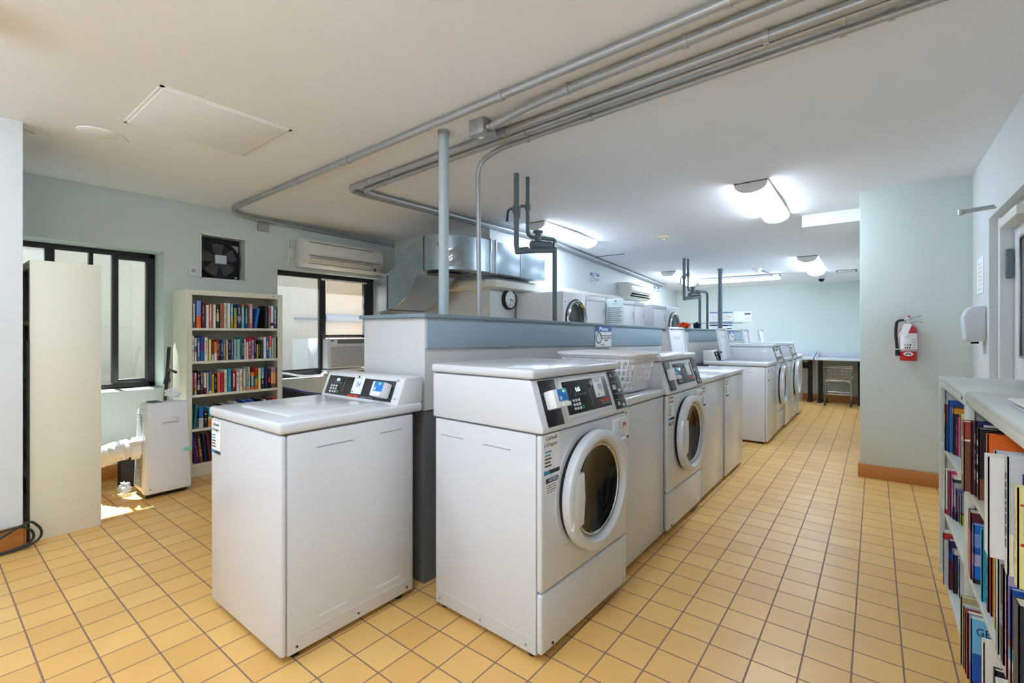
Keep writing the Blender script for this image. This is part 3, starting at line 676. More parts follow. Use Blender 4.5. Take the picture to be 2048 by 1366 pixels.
p = MB(); p.box(-2.55, -1.27, 8.90, 9.0, zz - .075, zz - .03, M_lamp2, .012); p.build('tube', t)
p = MB(); p.box(-2.57, -1.25, 8.89, 9.01, zz - .03, zz + .01, M_lampend, .003); p.box(-1.27, -1.25, 8.89, 9.01, zz - .085, zz, M_lampend, .003); p.box(-2.57, -2.55, 8.89, 9.01, zz - .085, zz, M_lampend, .003); p.build('housing', t)
p = MB(); p.tube([(-1.36, 8.92, zz - .01), (-1.43, 8.6, ceil_z(8.6) - .01), (-1.48, 8.42, ceil_z(8.42) - .01)], .008, M_seam, 8); p.build('feed_cable', t)
# extra unseen fittings behind and beside the camera, added to brighten the foreground
for k, (x, y, l) in enumerate(((-.9, -.45, 'added ceiling light over the near end of the room'), (-2.70, -1.12, 'ceiling light over the near end of the room by the left wall, unseen extra'), (-.9, -2.9, 'added ceiling light at the unseen end behind the camera'), (-2.75, -3.9, 'added ceiling light in the unseen corner behind the camera'))):
    wrap_light(l, x, y, 1.25, 2.48, lm=M_lamp if x > -2 else M_lamp2)

# ------------------------------------------------------------------ ducts
def duct():
    t = thing('air_duct', 'galvanised sheet-metal air duct rising from the window and bending along the wall', 'duct', (-3.6, 3.4, 1.9))
    Y0, Y1 = 3.20, 3.72
    def bez(P, n=24):
        out = []
        for i in range(n + 1):
            u = i / n; out.append(tuple((1 - u) ** 3 * P[0][k] + 3 * u * (1 - u) ** 2 * P[1][k] + 3 * u * u * (1 - u) * P[2][k] + u ** 3 * P[3][k] for k in (0, 1)))
        return out
    top = [(-4.22, 1.87), (-4.18, 1.885), (-4.12, 1.92), (-4.075, 1.975), (-4.03, 2.045), (-3.985, 2.09), (-3.93, 2.13), (-3.86, 2.165), (-3.79, 2.192), (-3.71, 2.213), (-3.63, 2.222)]
    bot = [(-4.22, 1.50), (-4.13, 1.515), (-4.03, 1.553), (-3.93, 1.61), (-3.86, 1.662), (-3.81, 1.715), (-3.775, 1.77), (-3.745, 1.815), (-3.71, 1.852), (-3.67, 1.876), (-3.63, 1.886)]
    # near and far cheeks plus under and upper skins of the S bend
    n = 22
    def rs(c): # resample by count
        L = [0]
        for a, b_ in zip(c, c[1:]): L.append(L[-1] + math.hypot(b_[0] - a[0], b_[1] - a[1]))
        out = []
        for i in range(n + 1):
            d = L[-1] * i / n; k = max(j for j in range(len(L)) if L[j] <= d + 1e-9); k = min(k, len(c) - 2)
            u = (d - L[k]) / max(L[k + 1] - L[k], 1e-9); out.append((c[k][0] + (c[k + 1][0] - c[k][0]) * u, c[k][1] + (c[k + 1][1] - c[k][1]) * u))
        return out
    top, bot = rs(top), rs(bot)
    p = MB()
    for y in (Y0, Y1): p.grid([[(a[0], y, a[1]) for a in top], [(a[0], y, a[1]) for a in bot]], M_galv)
    for c in (top, bot): p.grid([[(a[0], Y0, a[1]) for a in c], [(a[0], Y1, a[1]) for a in c]], M_galv)
    p.build('offset_bend', t)
    p = MB(); p.tube([(a[0], Y0 - .002, a[1]) for a in bot], .005, M_steel, 6); p.tube([(a[0], Y1, a[1]) for a in bot], .005, M_steel, 6); p.build('seam_edge', t)
    p = MB(); p.hexa([(-5.10, 3.64, 1.50), (-4.222, Y0, 1.50), (-4.222, Y1, 1.50), (-5.10, 3.94, 1.50), (-5.10, 3.64, 1.90), (-4.222, Y0, 1.87), (-4.222, Y1, 1.87), (-5.10, 3.94, 1.90)], M_galv, .004); p.build('window_run', t)
    p = MB(); p.box(-4.232, -4.212, Y0 - .006, Y1 + .004, 1.495, 1.876, M_seam, .002); p.build('joint', t)
    p = MB(); p.box(-3.638, -3.622, Y0 - .006, Y1 + .004, 1.88, 2.23, M_seam, .002); p.build('joint', t)
    # plan elbow
    zt, zb = 2.222, 1.885
    out = [(-3.63, Y0)] + bez([(-3.63, Y0), (-3.38, 3.20), (-3.185, 3.36), (-3.185, 3.72)], 20)[1:]
    inn = [(-3.63, Y1)] + bez([(-3.63, Y1), (-3.55, 3.72), (-3.42, 3.72), (-3.415, 3.72)], 20)[1:]
    p = MB()
    p.grid([[(a[0], a[1], zt) for a in out], [(a[0], a[1], zb) for a in out]], M_galv)
    p.grid([[(a[0], a[1], zb) for a in out], [(a[0], a[1], zb) for a in inn]], M_galv); p.grid([[(a[0], a[1], zt) for a in out], [(a[0], a[1], zt) for a in inn]], M_galv)
    p.build('elbow', t)
    p = MB(); p.box(-3.415, -3.175, 3.715, 3.735, zb - .012, zt + .012, M_steel, .002); p.box(-3.415, -3.175, 3.80, 3.82, zb - .012, zt + .012, M_steel, .002); p.box(-3.41, -3.183, 3.735, 3.80, zb - .005, zt + .005, M_galv); p.build('flange', t)
    p = MB(); p.box(-3.425, -3.19, 3.82, 4.25, zb, zt, M_galv, .003); p.build('straight_run', t)
    p = MB(); p.box(-3.42, -3.188, 4.25, 4.254, zb, zt, M_seam); p.build('joint', t)
    p = MB(); p.box(-3.425, -3.187, 4.254, 4.75, zb, zt, M_galv, .003); p.build('straight_run', t)
    p = MB(); p.box(-3.7, -3.45, 3.3, 3.7, zb - .03, zb - .02, M_seam); p.build('hanger_strap', t)
    # patch of clear plastic sheeting taped on the elbow
    rows = []
    for i in range(7):
        r_ = []
        for k in range(9):
            u = k / 8; j = 6 + u * 6.5; a = out[int(j)]; b_ = out[min(int(j) + 1, len(out) - 1)]; fr_ = j - int(j)
            r_.append((a[0] + (b_[0] - a[0]) * fr_ + .012 + .006 * math.sin(3 * i + 2 * k), a[1] + (b_[1] - a[1]) * fr_ - .012 + .005 * math.cos(2 * i - k), 1.91 + .20 * i / 6))
        rows.append(r_)
    p = MB(); p.grid(rows, M_film2); p.build('plastic_patch', t, label='clear plastic sheet patch')
    p = MB(); p.box(-3.445, -3.38, 3.205, 3.215, 2.115, 2.15, mat('tag_green', (120, 140, 90), .6), 0, Matrix.Translation((0, 0.0, 0))); p.build('duct_tag', t, label='green tag')
    return t
duct()
# rounded white boxing above the dryers
p = MB()
prof = [(.02, .055), (.10, .06), (.135, .035), (.14, 0), (.12, -.04), (.07, -.058), (0.02, -.06)]
path = [(-5.1, 4.0, 'a')]
rows = []
for (dx, dz) in prof:
    rows.append([(-5.1, 4.0 - dx, 1.80 + dz), (XD + dx * .4, 4.0 - dx, 1.80 + dz), (XD + dx, 4.0 - dx * .4, 1.80 + dz), (XD + dx, 7.15, 1.80 + dz), (XD + dx * .5, 7.28, 1.80 + dz * .8), (XD + .005, 7.30, 1.80 + dz * .5)])
p.grid(rows, M_cream); o = p.build('trim_3'); o['kind'] = 'structure'

# ------------------------------------------------------------------ dryers
def porthole_panel(parent, y, z, xf, r):
    D = frame((xf, y, z), (0, 1, 0), (0, 0, 1))
    p = MB(); p.lathe([(r * 1.04, 0), (r * 1.06, .012), (r, .016), (r, 0)], M_blackm, 56, D); p.lathe([(r, .014), (r * .985, .034), (r * .93, .042), (r * .88, .034), (r * .83, .012)], M_chrome, 56, D); dr = p.build('porthole_door', parent, label='chrome-rimmed porthole door')
    p = MB(); p.lathe([(r * .84, .014), (r * .5, .02), (0, .022)], M_glassd, 48, D); p.build('door_glass', dr)
def dryer(label, x, y0, y1, zt, kind, xb=-3.40):
    t = thing('stack_dryer', label, 'dryer', (x, (y0 + y1) / 2, 0), group='white dryers along the inner wall')
    p = MB(); p.box(xb, x - .012, y0 + .004, y1 - .004, 0.0, zt, M_white2, .005); p.build('cabinet', t)
    for (z0, z1) in ((.05, zt / 2 - .01), (zt / 2 + .01, zt - .004)):
        if kind == 'porthole':
            p = MB(); p.box(x - .012, x, y0 + .008, y1 - .008, z0, z1, M_white2, .004); fp = p.build('front_panel', t)
            porthole_panel(fp, (y0 + y1) / 2 + .015, z1 - .30, x, .215)
            p = MB(); p.box(x, x + .001, y0 + .03, y0 + .075, z1 - .14, z1 - .085, M_paper); p.box(x + .001, x + .0015, y0 + .045, y0 + .06, z1 - .125, z1 - .10, M_ink); p.build('notice_sticker', fp)
        else:
            n = 2 if y1 - y0 > .6 else 1; w = (y1 - y0 - .016) / n
            for k in range(n):
                a, c = y0 + .008 + w * k, y0 + .008 + w * (k + 1) - .01
                p = MB(); p.box(x - .012, x, a, c, z0, z1 - .06, M_white2, .003); dp = p.build('access_panel', t)
                p = MB(); p.box(x, x + .002, c - .045, c - .038, z1 - .22, z1 - .14, M_seam); p.build('latch', dp)
                p = MB(); p.box(x - .008, x + .002, a + .02, c - .02, z1 - .045, z1 - .037, M_key); p.box(x - .010, x, a, c, z1 - .055, z1, M_white2, .002); p.build('vent_slot', t)
    return t
dryer('nearest porthole dryer of the stack by the wall clock', -2.75, 4.452, 4.985, 1.715, 'porthole')
dryer('plain-panel dryer unit next to the nearest porthole dryer', -2.75, 4.987, 5.505, 1.70, 'panel')
dryer('deep double-panel dryer unit with the printed notice on its side', -2.51, 5.515, 6.22, 1.665, 'panel')
dryer('far plain-panel dryer unit beyond the recess under the second wall air conditioner', -2.51, 6.55, 7.03, 1.655, 'panel')
dryer('far porthole dryer at the end of the inner wall', -2.51, 7.04, 7.66, 1.65, 'porthole')
t = thing('notice_board', 'pale grey-green printed notice on the side of the deep dryer unit', 'notice', (-2.62, 5.5, 1.5))
p = MB(); p.box(-2.74, -2.505, 5.502, 5.508, 1.30, 1.685, mat('notice_grey', (206, 220, 222), .5), .001); p.build('board', t)
p = MB()
for k in range(8): p.box(-2.715, -2.545 + .02 * (k % 2), 5.500, 5.502, 1.38 + .026 * k, 1.388 + .026 * k, M_pipe)
p.prism([(-2.625, 1.655), (-2.61, 1.64), (-2.595, 1.655), (-2.60, 1.662), (-2.61, 1.656), (-2.62, 1.662)], 5.500, 5.502, M_ink, 'y'); p.box(-2.65, -2.575, 5.500, 5.502, 1.622, 1.626, M_inkl); p.build('notice_print', t)

# wall clock
t = thing('wall_clock', 'round black-rimmed wall clock on the inner wall beside the nearest dryer', 'clock', (XD, 4.33, 1.64))
D = frame((XD, 4.33, 1.64), (0, 1, 0), (0, 0, 1))
p = MB(); p.lathe([(0, 0), (.118, 0), (.120, .03), (.112, .045), (.103, .045), (.101, .034), (0, .034)], M_blackm, 48, D); p.build('rim', t)
p = MB(); p.lathe([(.102, .036), (0, .036)], M_paper, 48, D); fc = p.build('dial', t)
p = MB()
for k in range(12):
    a = PI / 2 - k * PI / 6; p.box(-.004, .004, .084, .096, .036, .037, M_ink, 0, D @ Matrix.Rotation(a - PI / 2, 4, 'Z'))
p.build('hour_marks', fc)
for k in range(12):
    a = PI / 2 - (k + 1) * PI / 6
    text(str(k + 1), .022, D @ Matrix.Translation((.072 * math.cos(a), .072 * math.sin(a), .0365)), M_ink, fc, 'numeral', 'CENTER')
for nm, ang, L, w_ in (('hour_hand', -108, .05, .0045), ('minute_hand', -186, .078, .003)):
    p = MB(); p.box(-w_, w_, -.012, L, .038, .039, M_ink, 0, D @ Matrix.Rotation(R(ang), 4, 'Z')); p.build(nm, fc)

# ------------------------------------------------------------------ "Please" signs
def please(label, M, w=.285, h=.17):
    t = thing('laundry_sign', label, 'sign', M.translation, group='blue and white laundry signs')
    p = MB(); p.box(0, w, 0, h, 0, .003, M_paper, 0, M); pl = p.build('plate', t)
    p = MB(); p.box(.0, w, h * .73, h, .003, .0036, M_please, 0, M); p.box(0, .004, 0, h, .003, .0036, M_please, 0, M); p.build('header', t)
    text('Please', h * .25, M @ Matrix.Translation((w * .5, h * .865, .004)), M_paper, t, 'lettering', 'CENTER', .0012, 1.5)
    p = MB(); p.lathe([(.046, .003), (.046, .004), (.039, .004), (.039, .003)], M_ink, 28, M @ Matrix.Translation((.058, h * .44, 0))); p.box(.057, .059, h * .44, h * .44 + .028, .003, .004, M_inkl, 0, M); p.box(.058, .078, h * .44, h * .44 + .002, .003, .004, M_inkl, 0, M); p.build('clock_symbol', t)
    text('Remove Your Laundry As\nSoon As The Machine\nFinishes', h * .125, M @ Matrix.Translation((w * .66, h * .43, .004)), M_ink, t, 'lettering', 'CENTER', 0, 1.0)
    text('Thank You', h * .10, M @ Matrix.Translation((w * .45, h * .09, .004)), M_ink, t, 'lettering', 'CENTER')
    return t
please('blue and white laundry sign on the slate band of the near island', frame((-1.7485, 3.315, 1.136), (0, 1, 0), (0, 0, 1)), .285, .165)
please('blue and white laundry sign high on the inner wall between duct and air conditioner', frame((XD + .001, 6.35, 2.0), (0, 1, 0), (0, 0, 1)))
please('blue and white laundry sign high on the inner wall past the far air conditioner', frame((XD + .001, 8.93, 2.0), (0, 1, 0), (0, 0, 1)))
please('blue and white laundry sign on the slate band of the far island', frame((-1.7485, 7.60, 1.128), (0, 1, 0), (0, 0, 1)), .285, .14)

# ------------------------------------------------------------------ air conditioners
def split_ac(label, xw, y0, y1, z0, z1, d=.235, louvre=False):
    t = thing('wall_air_conditioner', label, 'air conditioner', (xw, y0, z0), group='wall-mounted split air conditioners')
    xf = xw + d; h = z1 - z0
    pr = [(xw, z0 + .01), (xw + d * .45, z0), (xf - .05, z0 + .035), (xf - .008, z0 + .10), (xf, z0 + .16), (xf - .01, z1 - .05), (xf - .05, z1 - .008), (xw, z1)]
    p = MB(); p.prism(pr, y0, y1, M_cream, 'y', .008); p.build('casing', t)
    p = MB(); p.hexa([(xf - .012, y0 + .03, z0 + .125), (xf + .005, y0 + .03, z0 + .125), (xf + .005, y1 - .03, z0 + .125), (xf - .012, y1 - .03, z0 + .125), (xf - .02, y0 + .03, z1 - .055), (xf - .003, y0 + .03, z1 - .055), (xf - .003, y1 - .03, z1 - .055), (xf - .02, y1 - .03, z1 - .055)], M_cream, .003); fp = p.build('front_panel', t)
    p = MB(); p.box(xf - .012, xf - .002, y0 + .05, y1 - .15, z1 - .052, z1 - .047, M_seam); p.box(xf - .014, xf, y0 + .05, y1 - .05, z0 + .117, z0 + .121, M_seam); p.build('gap_line', t)
    a = Vector((xf - .047, y0 + .06, z0 + .038)); b_ = Vector((xf - .006, y0 + .06, z0 + .102)); F = frame(a, (0, 1, 0), b_ - a); L = (b_ - a).length
    p = MB(); p.box(0, y1 - y0 - .22, .004, L - .004, -.004, .006, M_dark if louvre else M_cream, .002, F); lv = p.build('louvre', t)
    p = MB()
    if louvre:
        p.box(0, y1 - y0 - .22, L * .42, L * .55, .005, .012, M_cream, .001, F)
    else:
        for e in ((0, y1 - y0 - .22, 0, .004), (0, y1 - y0 - .22, L - .004, L), (y1 - y0 - .224, y1 - y0 - .22, 0, L)): p.box(e[0], e[1], e[2], e[3], .004, .008, M_seam, 0, F)
    p.build('louvre_blade', t)
    p = MB(); p.box(xf - .04, xf - .015, y1 - .13, y1 - .10, z0 + .03, z0 + .06, M_seam, .003); p.box(xf - .002, xf + .002, y0 + .06, y0 + .13, z0 + .15, z0 + .155, M_key); p.box(xf - .002, xf + .002, y1 - .09, y1 - .06, z0 + .16, z0 + .165, M_key); p.build('sensor', t)
    return t
t = split_ac('long cream wall air conditioner above the second window', XW, 2.635, 3.665, 1.985, 2.30)
p = MB(); p.tube(fillet([(XW + .12, 3.66, 2.02), (XW + .14, 3.74, 1.98), (XW + .16, 3.80, 2.0), (XW + .13, 3.88, 2.06)], .05, 5), .022, M_hose, 10); p.build('refrigerant_line', t)
p = MB(); p.tube([(XW + .012, 2.56, 2.30), (XW + .012, 2.56, 1.99)], .008, M_cream, 8); p.box(XW, XW + .035, 2.545, 2.60, 2.09, 2.18, M_cream, .005); one(p, 'remote_switch', 'small cream isolator switch with cable left of the wall air conditioner', 'switch')
split_ac('wall air conditioner with open dark louvre above the far dryers', XD, 7.305, 8.28, 1.82, 2.10, .24, True)
# window unit
t = thing('window_air_conditioner', 'white window air conditioner with horizontal grille below the plastic sheet', 'air conditioner', (-5.05, 3.3, .80))
p = MB(); p.box(-5.44, -5.02, 3.10, 3.64, .815, 1.175, M_white2, .006); p.build('casing', t)
p = MB(); p.box(-5.02, -4.985, 3.095, 3.645, .81, 1.18, M_white2, .012); fp = p.build('front_cover', t)
p = MB()
for k in range(17): p.box(-4.986, -4.9815, 3.14, 3.62, .835 + .0148 * k, .8405 + .0148 * k, M_inkl)
p.build('intake_grille', fp)
p = MB(); p.box(-4.986, -4.983, 3.225, 3.63, 1.115, 1.165, M_seam)
for k in range(4): p.box(-4.984, -4.978, 3.23, 3.625, 1.12 + .011 * k, 1.124 + .011 * k, M_conduit2)
p.build('outlet_louvre', fp)
p = MB(); p.box(-4.986, -4.982, 3.14, 3.175, 1.143, 1.162, M_seam); p.build('display', fp)
p = MB(); p.tube([(-4.986, 3.32, 1.10), (-4.981, 3.32, 1.10)], .008, M_steel, 12); p.build('badge', fp)
p = MB(); p.box(-5.30, -5.0, 3.09, 3.66, .765, .80, M_white2, .004); p.box(-5.28, -5.05, 3.1, 3.13, .735, .812, M_steel); p.box(-5.28, -5.05, 3.5, 3.53, .735, .812, M_steel); p.build('support_bracket', t); t.location.y -= .045; t.location.x -= .185
# things on the sill
p = MB(); p.tube(fillet([(-5.22, 2.45, .79), (-5.2, 2.55, .80), (-5.18, 2.70, .757), (-5.17, 2.85, .746), (-5.2, 2.98, .745)], .08, 6), .009, M_hose, 8); one(p, 'white_cable', 'white power cord looping over the second window sill', 'cord')
p = MB()
for k in range(5): p.box(-.028, .028, -.022, .022, -.016, .016, M_hose, .009, Matrix.Translation((-5.17 + .02 * math.sin(k * 2), 3.0 + .022 * k, .755 + .012 * (k % 2))) @ Matrix.Rotation(k * .8, 4, 'Z') @ Matrix.Rotation(.4 * (k % 3), 4, 'X'))
one(p, 'plug_adapter', 'white plug and bundled cord on the second window sill', 'plug')
# condenser outside, seen through the window
t = thing('outdoor_unit', 'white outdoor cooling unit with louvred side standing outside the second window', 'cooling unit', (-5.9, 3.3, -.2))
p = MB(); p.box(-6.1, -5.68, 3.09, 3.75, -.20, 1.17, M_white2, .01); p.build('casing', t)
p = MB()
for k in range(18): p.box(-5.682, -5.676, 3.16, 3.5, .80 + .019 * k, .809 + .019 * k, M_pipe)
p.build('louvre', t)
p = MB(); p.tube([(-6.438, 3.75, 1.47), (-6.438, 4.6, 1.47)], .06, mat('lagging_blue', (120, 150, 190), .5), 14); p.tube([(-6.45, 3.3, 1.45), (-6.45, 3.8, 1.45)], .015, M_pipe, 10); one(p, 'lagged_pipe', 'blue insulated pipe end outside the second window', 'pipe')

# portable unit
def portable():
    t = thing('portable_air_conditioner', 'white portable air conditioner with teal tape and exhaust hose, by the tall bookcase', 'air conditioner', (-4.42, 1.21, 0))
    xf, xb = -4.27, -4.60
    def taper(xa, xc, ya, yb, dz0, dz1, ins, m, bev):
        p = MB(); p.hexa([(xa, ya, dz0), (xc, ya, dz0), (xc, yb, dz0), (xa, yb, dz0), (xa + .015, ya + ins, dz1), (xc - .015, ya + ins, dz1), (xc - .015, yb - ins, dz1), (xa + .015, yb - ins, dz1)], m, bev); return p
    p = taper(xb, xf - .09, 1.062, 1.352, .035, .66, .022, M_white2, .02); p.build('rear_body', t)
    p = taper(xf - .085, xf, 1.055, 1.36, .035, .715, .022, M_white2, .016); fp = p.build('front_shell', t)
    p = MB(); p.box(xb + .03, xf - .05, 1.075, 1.34, 0.004, .04, M_blackm, .004)
    for xa in (xb + .06, xf - .09):
        for ya in (1.09, 1.325): p.tube([(xa, ya - .012, .018), (xa, ya + .012, .018)], .018, M_blackm, 10)
    p.build('base', t)
    p = MB(); p.hexa([(xb + .02, 1.088, .655), (xf - .08, 1.088, .655), (xf - .08, 1.33, .655), (xb + .02, 1.33, .655), (xb + .06, 1.095, .70), (xf - .07, 1.095, .712), (xf - .07, 1.325, .712), (xb + .06, 1.325, .70)], M_white2, .012); p.box(xb + .10, xf - .09, 1.12, 1.19, .70, .715, M_seam, .004); p.build('top_cover', t)
    p = MB()
    for k in range(20):
        fy = 1.062 + .0352 * (.04 + .0125 * k); p.box(xb + .05, xf - .115, fy - .0015, fy + .01, .075 + .0125 * k, .081 + .0125 * k, M_seam)
    p.build('side_grille', t); p = MB()
    for k in range(17):
        fy = 1.062 + .0352 * (.375 + .0125 * k); p.box(xb + .04, xb + .17, fy - .0015, fy + .01, .41 + .0125 * k, .416 + .0125 * k, M_pipe)
    p.build('side_grille', t)
    p = MB()
    for k in range(24): p.box(xb - .003, xb + .004, 1.09, 1.32, .08 + .0125 * k, .086 + .0125 * k, M_pipe)
    p.build('rear_grille', t)
    p = MB(); p.box(xf - .006, xf + .0035, 1.165, 1.265, .565, .592, M_white2, .003); p.box(xf - .004, xf + .001, 1.162, 1.268, .588, .597, M_key, .001); p.build('handle_slot', fp)
    p = MB(); p.box(xf - .006, xf + .0025, 1.305, 1.358, .325, .348, M_teal); p.build('tape', fp, label='teal tape strip')
    p = MB(); p.tube([(xf - .004, 1.09, .075), (xf + .002, 1.09, .075)], .005, M_seam, 8); p.build('screw', fp)
    # hose collar and ribbed hose
    P = fillet([(-4.50, 1.08, .36), (-4.54, .97, .355), (-4.72, .875, .28), (-5.02, .865, .20)], .12, 16)
    Ls = [0]
    for a, c in zip(P, P[1:]): Ls.append(Ls[-1] + (c - a).length)
    P2 = []
    for i in range(int(Ls[-1] / .0085)):
        d_ = .0085 * i; k = min(max(j for j in range(len(Ls)) if Ls[j] <= d_), len(P) - 2)
        P2.append(P[k].lerp(P[k + 1], (d_ - Ls[k]) / max(Ls[k + 1] - Ls[k], 1e-9)))
    r = [.069 + .009 * math.sin(k * PI / 2) for k in range(len(P2))]
    p = MB(); p.tube(P2, r, M_hose, 24); p.build('exhaust_hose', t, label='ribbed white exhaust hose')
    p = MB(); p.tube([(-4.49, 1.085, .36), (-4.50, 1.03, .36)], .084, M_hose, 24); p.tube([(-4.505, 1.0, .36), (-4.51, .985, .36)], .079, M_hose, 24); p.box(-4.46, -4.40, 1.0, 1.07, .40, .43, M_hose, .006); p.build('hose_collar', t)
portable()
def crumple(c, r, n, m, sq=(1, 1, 1), seed=1):
    rnd = random.Random(seed); t = bmesh.new(); bmesh.ops.create_icosphere(t, subdivisions=3, radius=1)
    for v in t.verts:
        k = 1 + .35 * math.sin(v.co.x * 5 + seed) * math.sin(v.co.y * 6 + 2 * seed) + .2 * math.sin(v.co.z * 9 + v.co.x * 7)
        v.co = Vector((v.co.x * r * sq[0] * k, v.co.y * r * sq[1] * k, v.co.z * r * sq[2] * k))
    p = MB(); p._add(t, m, Matrix.Translation(c)); return p
p = crumple((-4.42, 1.262, .772), .034, 3, M_hose, (1.0, 1.0, 1.0), 3); p._add(crumple((-4.40, 1.285, .760), .03, 3, M_hose, (1, 1.1, .7), 5).bm, M_hose); one(p, 'plastic_bag', 'crumpled white plastic bag on top of the portable air conditioner', 'bag')
p = crumple((-4.575, 1.005, .05), .042, 3, M_film2, (1.3, .9, .9), 2); one(p, 'plastic_wrap', 'crumpled clear plastic wrap on the floor behind the portable air conditioner', 'plastic wrap')
p = MB(); p.box(-4.86, -4.76, 1.02, 1.12, 0, .26, M_blackm, .01); one(p, 'black_bag', 'small black bag on the floor under the exhaust hose', 'bag')
# leaning black pole
t = thing('telescopic_pole', 'black pole with a short side handle leaning beside the first window', 'pole', (-4.80, 1.30, 0.0))
A, B_ = Vector((-4.74, 1.27, .0)), Vector((-4.98, 1.408, 1.12))
p = MB(); p.tube([A + (B_ - A) * .02, B_], .013, M_blackm, 12); p.build('shaft', t)
m_ = A + (B_ - A) * .76
p = MB(); p.tube([m_ + Vector((.02, .0, -.03)), m_ + Vector((.035, .005, .075)), m_ + Vector((.19, .01, .06))], .012, M_blackm, 10); p.build('side_handle', t)
p = MB(); p.tube([A + Vector((.02, .03, .35)), m_ + Vector((.015, .025, -.02))], .007, M_chrome, 10); p.tube([m_ + Vector((-.008, -.006, -.05)), m_ + Vector((.006, .004, 0))], .021, M_blackm, 12); p.build('lower_rod', t)
# fan in the wall opening
t = thing('exhaust_fan', 'black exhaust fan set in a square opening in the window wall', 'fan', (XW, 1.915, 1.995))
p = MB(); p.box(XW - .16, XW - .14, 1.715, 2.115, 1.785, 2.205, M_blackm); p.build('back_plate', t)
D = frame((XW - .14, 1.905, 1.985), (0, 1, 0), (0, 0, 1))
p = MB(); p.lathe([(.185, 0), (.185, .07), (.172, .07), (.172, 0)], M_blackm, 48, D); p.build('shroud', t)
for k in range(5):
    a = 2 * PI * k / 5 + .3
    p = MB(); p.grid([[(.04, -.03, .03), (.10, -.035, .03), (.165, -.05, .035)], [(.04, .03, .05), (.10, .06, .05), (.16, .075, .045)]], mat('fan_blade', (88, 86, 84), .4, .5), D @ Matrix.Rotation(a, 4, 'Z')); p.build('blade', t)
p = MB()
for k in range(9):
    r_ = .05 + .0155 * k; p.tube([D @ Vector((r_ * math.cos(2 * PI * q / 40), r_ * math.sin(2 * PI * q / 40), .078 - .0012 * k)) for q in range(40)], .0014, M_seam, 5, True)
for q in range(4):
    a = q * PI / 2 + .2; p.tube([D @ Vector((.04 * math.cos(a), .04 * math.sin(a), .08)), D @ Vector((.18 * math.cos(a), .18 * math.sin(a), .068))], .002, M_seam, 6)
p.build('wire_guard', t)
p = MB(); p.box(-.052, .052, -.045, .045, .07, .10, mat('motor_grey', (196, 206, 214), .4), .008, D); p.tube([D @ Vector((.0, -.045, .085)), D @ Vector((.005, -.12, .09)), D @ Vector((-.01, -.19, .06))], .005, M_navy, 8); p.build('motor_box', t, label='pale grey motor box')
p = MB(); p.box(.125, .19, .10, .165, .0, .02, mat('label_buff', (190, 170, 150), .6), 0, D); p.prism([(-.185, .155), (-.15, .155), (-.16, .20), (-.185, .195)], .0, .02, mat('label_yellow', (220, 200, 60), .6), 'z', 0, D); p.box(-.19, -.165, .05, .12, .0, .02, M_key, 0, D); p.build('warning_labels', t)
p = MB()
for a in ((.165, -.165), (-.18, -.19)): p.tube([D @ Vector((a[0], a[1], 0)), D @ Vector((a[0], a[1], .02))], .012, M_steel, 12)
p.build('bolt', t)
p = MB()
for e in ((1.705, 2.125, 1.777, 1.787), (1.705, 2.125, 2.203, 2.213), (1.705, 1.717, 1.777, 2.213), (2.113, 2.125, 1.777, 2.213)): p.box(XW, XW + .004, e[0], e[1], e[2], e[3], M_cream)
p.build('opening_trim', t)
t = thing('fan_switch', 'small white rotary switch on the wall left of the exhaust fan', 'switch', (XW, 1.645, 1.84))
p = MB(); p.box(XW, XW + .008, 1.613, 1.677, 1.795, 1.895, M_white2, .003); p.build('plate', t)
p = MB(); p.tube([(XW + .006, 1.648, 1.843), (XW + .026, 1.648, 1.843)], .014, M_steel, 16); p.build('knob', t)

# ------------------------------------------------------------------ bookcases (local: open front +x, width +y from 0)
def bookcase(name, label, W, D, H, shelves, m, group='steel bookcases'):
    t = thing(name, label, 'bookcase', group=group)
    for y in (0, W - .02):
        p = MB(); p.box(-D, 0, y, y + .02, 0, H, m, .002); p.build('side_panel', t)
    for y in (.02, W - .045):
        p = MB(); p.box(-.02, 0, y, y + .025, .04, H - .04, m, .001); p.build('stile', t)
    p = MB(); p.box(-D, -D + .012, .02, W - .02, .04, H - .02, m); p.build('back_panel', t)
    p = MB(); p.box(-D, 0, .02, W - .02, H - .02, H, m, .002); p.box(-.02, 0, .02, W - .02, H - .045, H - .018, m, .001); p.tube([(0, W - .09, H - .022), (.003, W - .09, H - .022)], .006, M_seam, 8); p.build('top_panel', t)
    for z in shelves:
        p = MB(); p.box(-D + .012, -.002, .02, W - .02, z - .022, z, m, .002); p.build('shelf', t)
    p = MB(); p.box(-D, -.012, .02, W - .02, 0, shelves[-1] - .02, m); p.build('plinth', t)
    return t
def place(o, x, y, rz): o.location = (x, y, 0); o.rotation_euler = (0, 0, R(rz))
bc = bookcase('bookcase', 'tall beige steel bookcase full of books between the two windows', .82, .33, 1.622, (1.290, 1.0, .71, .415, .11), M_beige)
place(bc, -4.635, 1.432, 0)
cb = bookcase('bookcase', 'tall beige bookcase seen from its blank side against the near left wall', .90, .325, 1.685, (1.32, .98, .66, .36, .09), M_beige)
place(cb, -4.867, .428, -90)
RB1 = bookcase('bookcase', 'farther low grey-green bookcase on the right, ending by the corner wall', .92, .30, 1.022, (.69, .385, .06), M_greym)
place(RB1, .264, 3.306, 180)
RB2 = bookcase('bookcase', 'nearer low grey-green bookcase on the right with magazines on top', 1.10, .30, 1.035, (.69, .385, .06), M_greym)
place(RB2, .262, 2.383, 180)

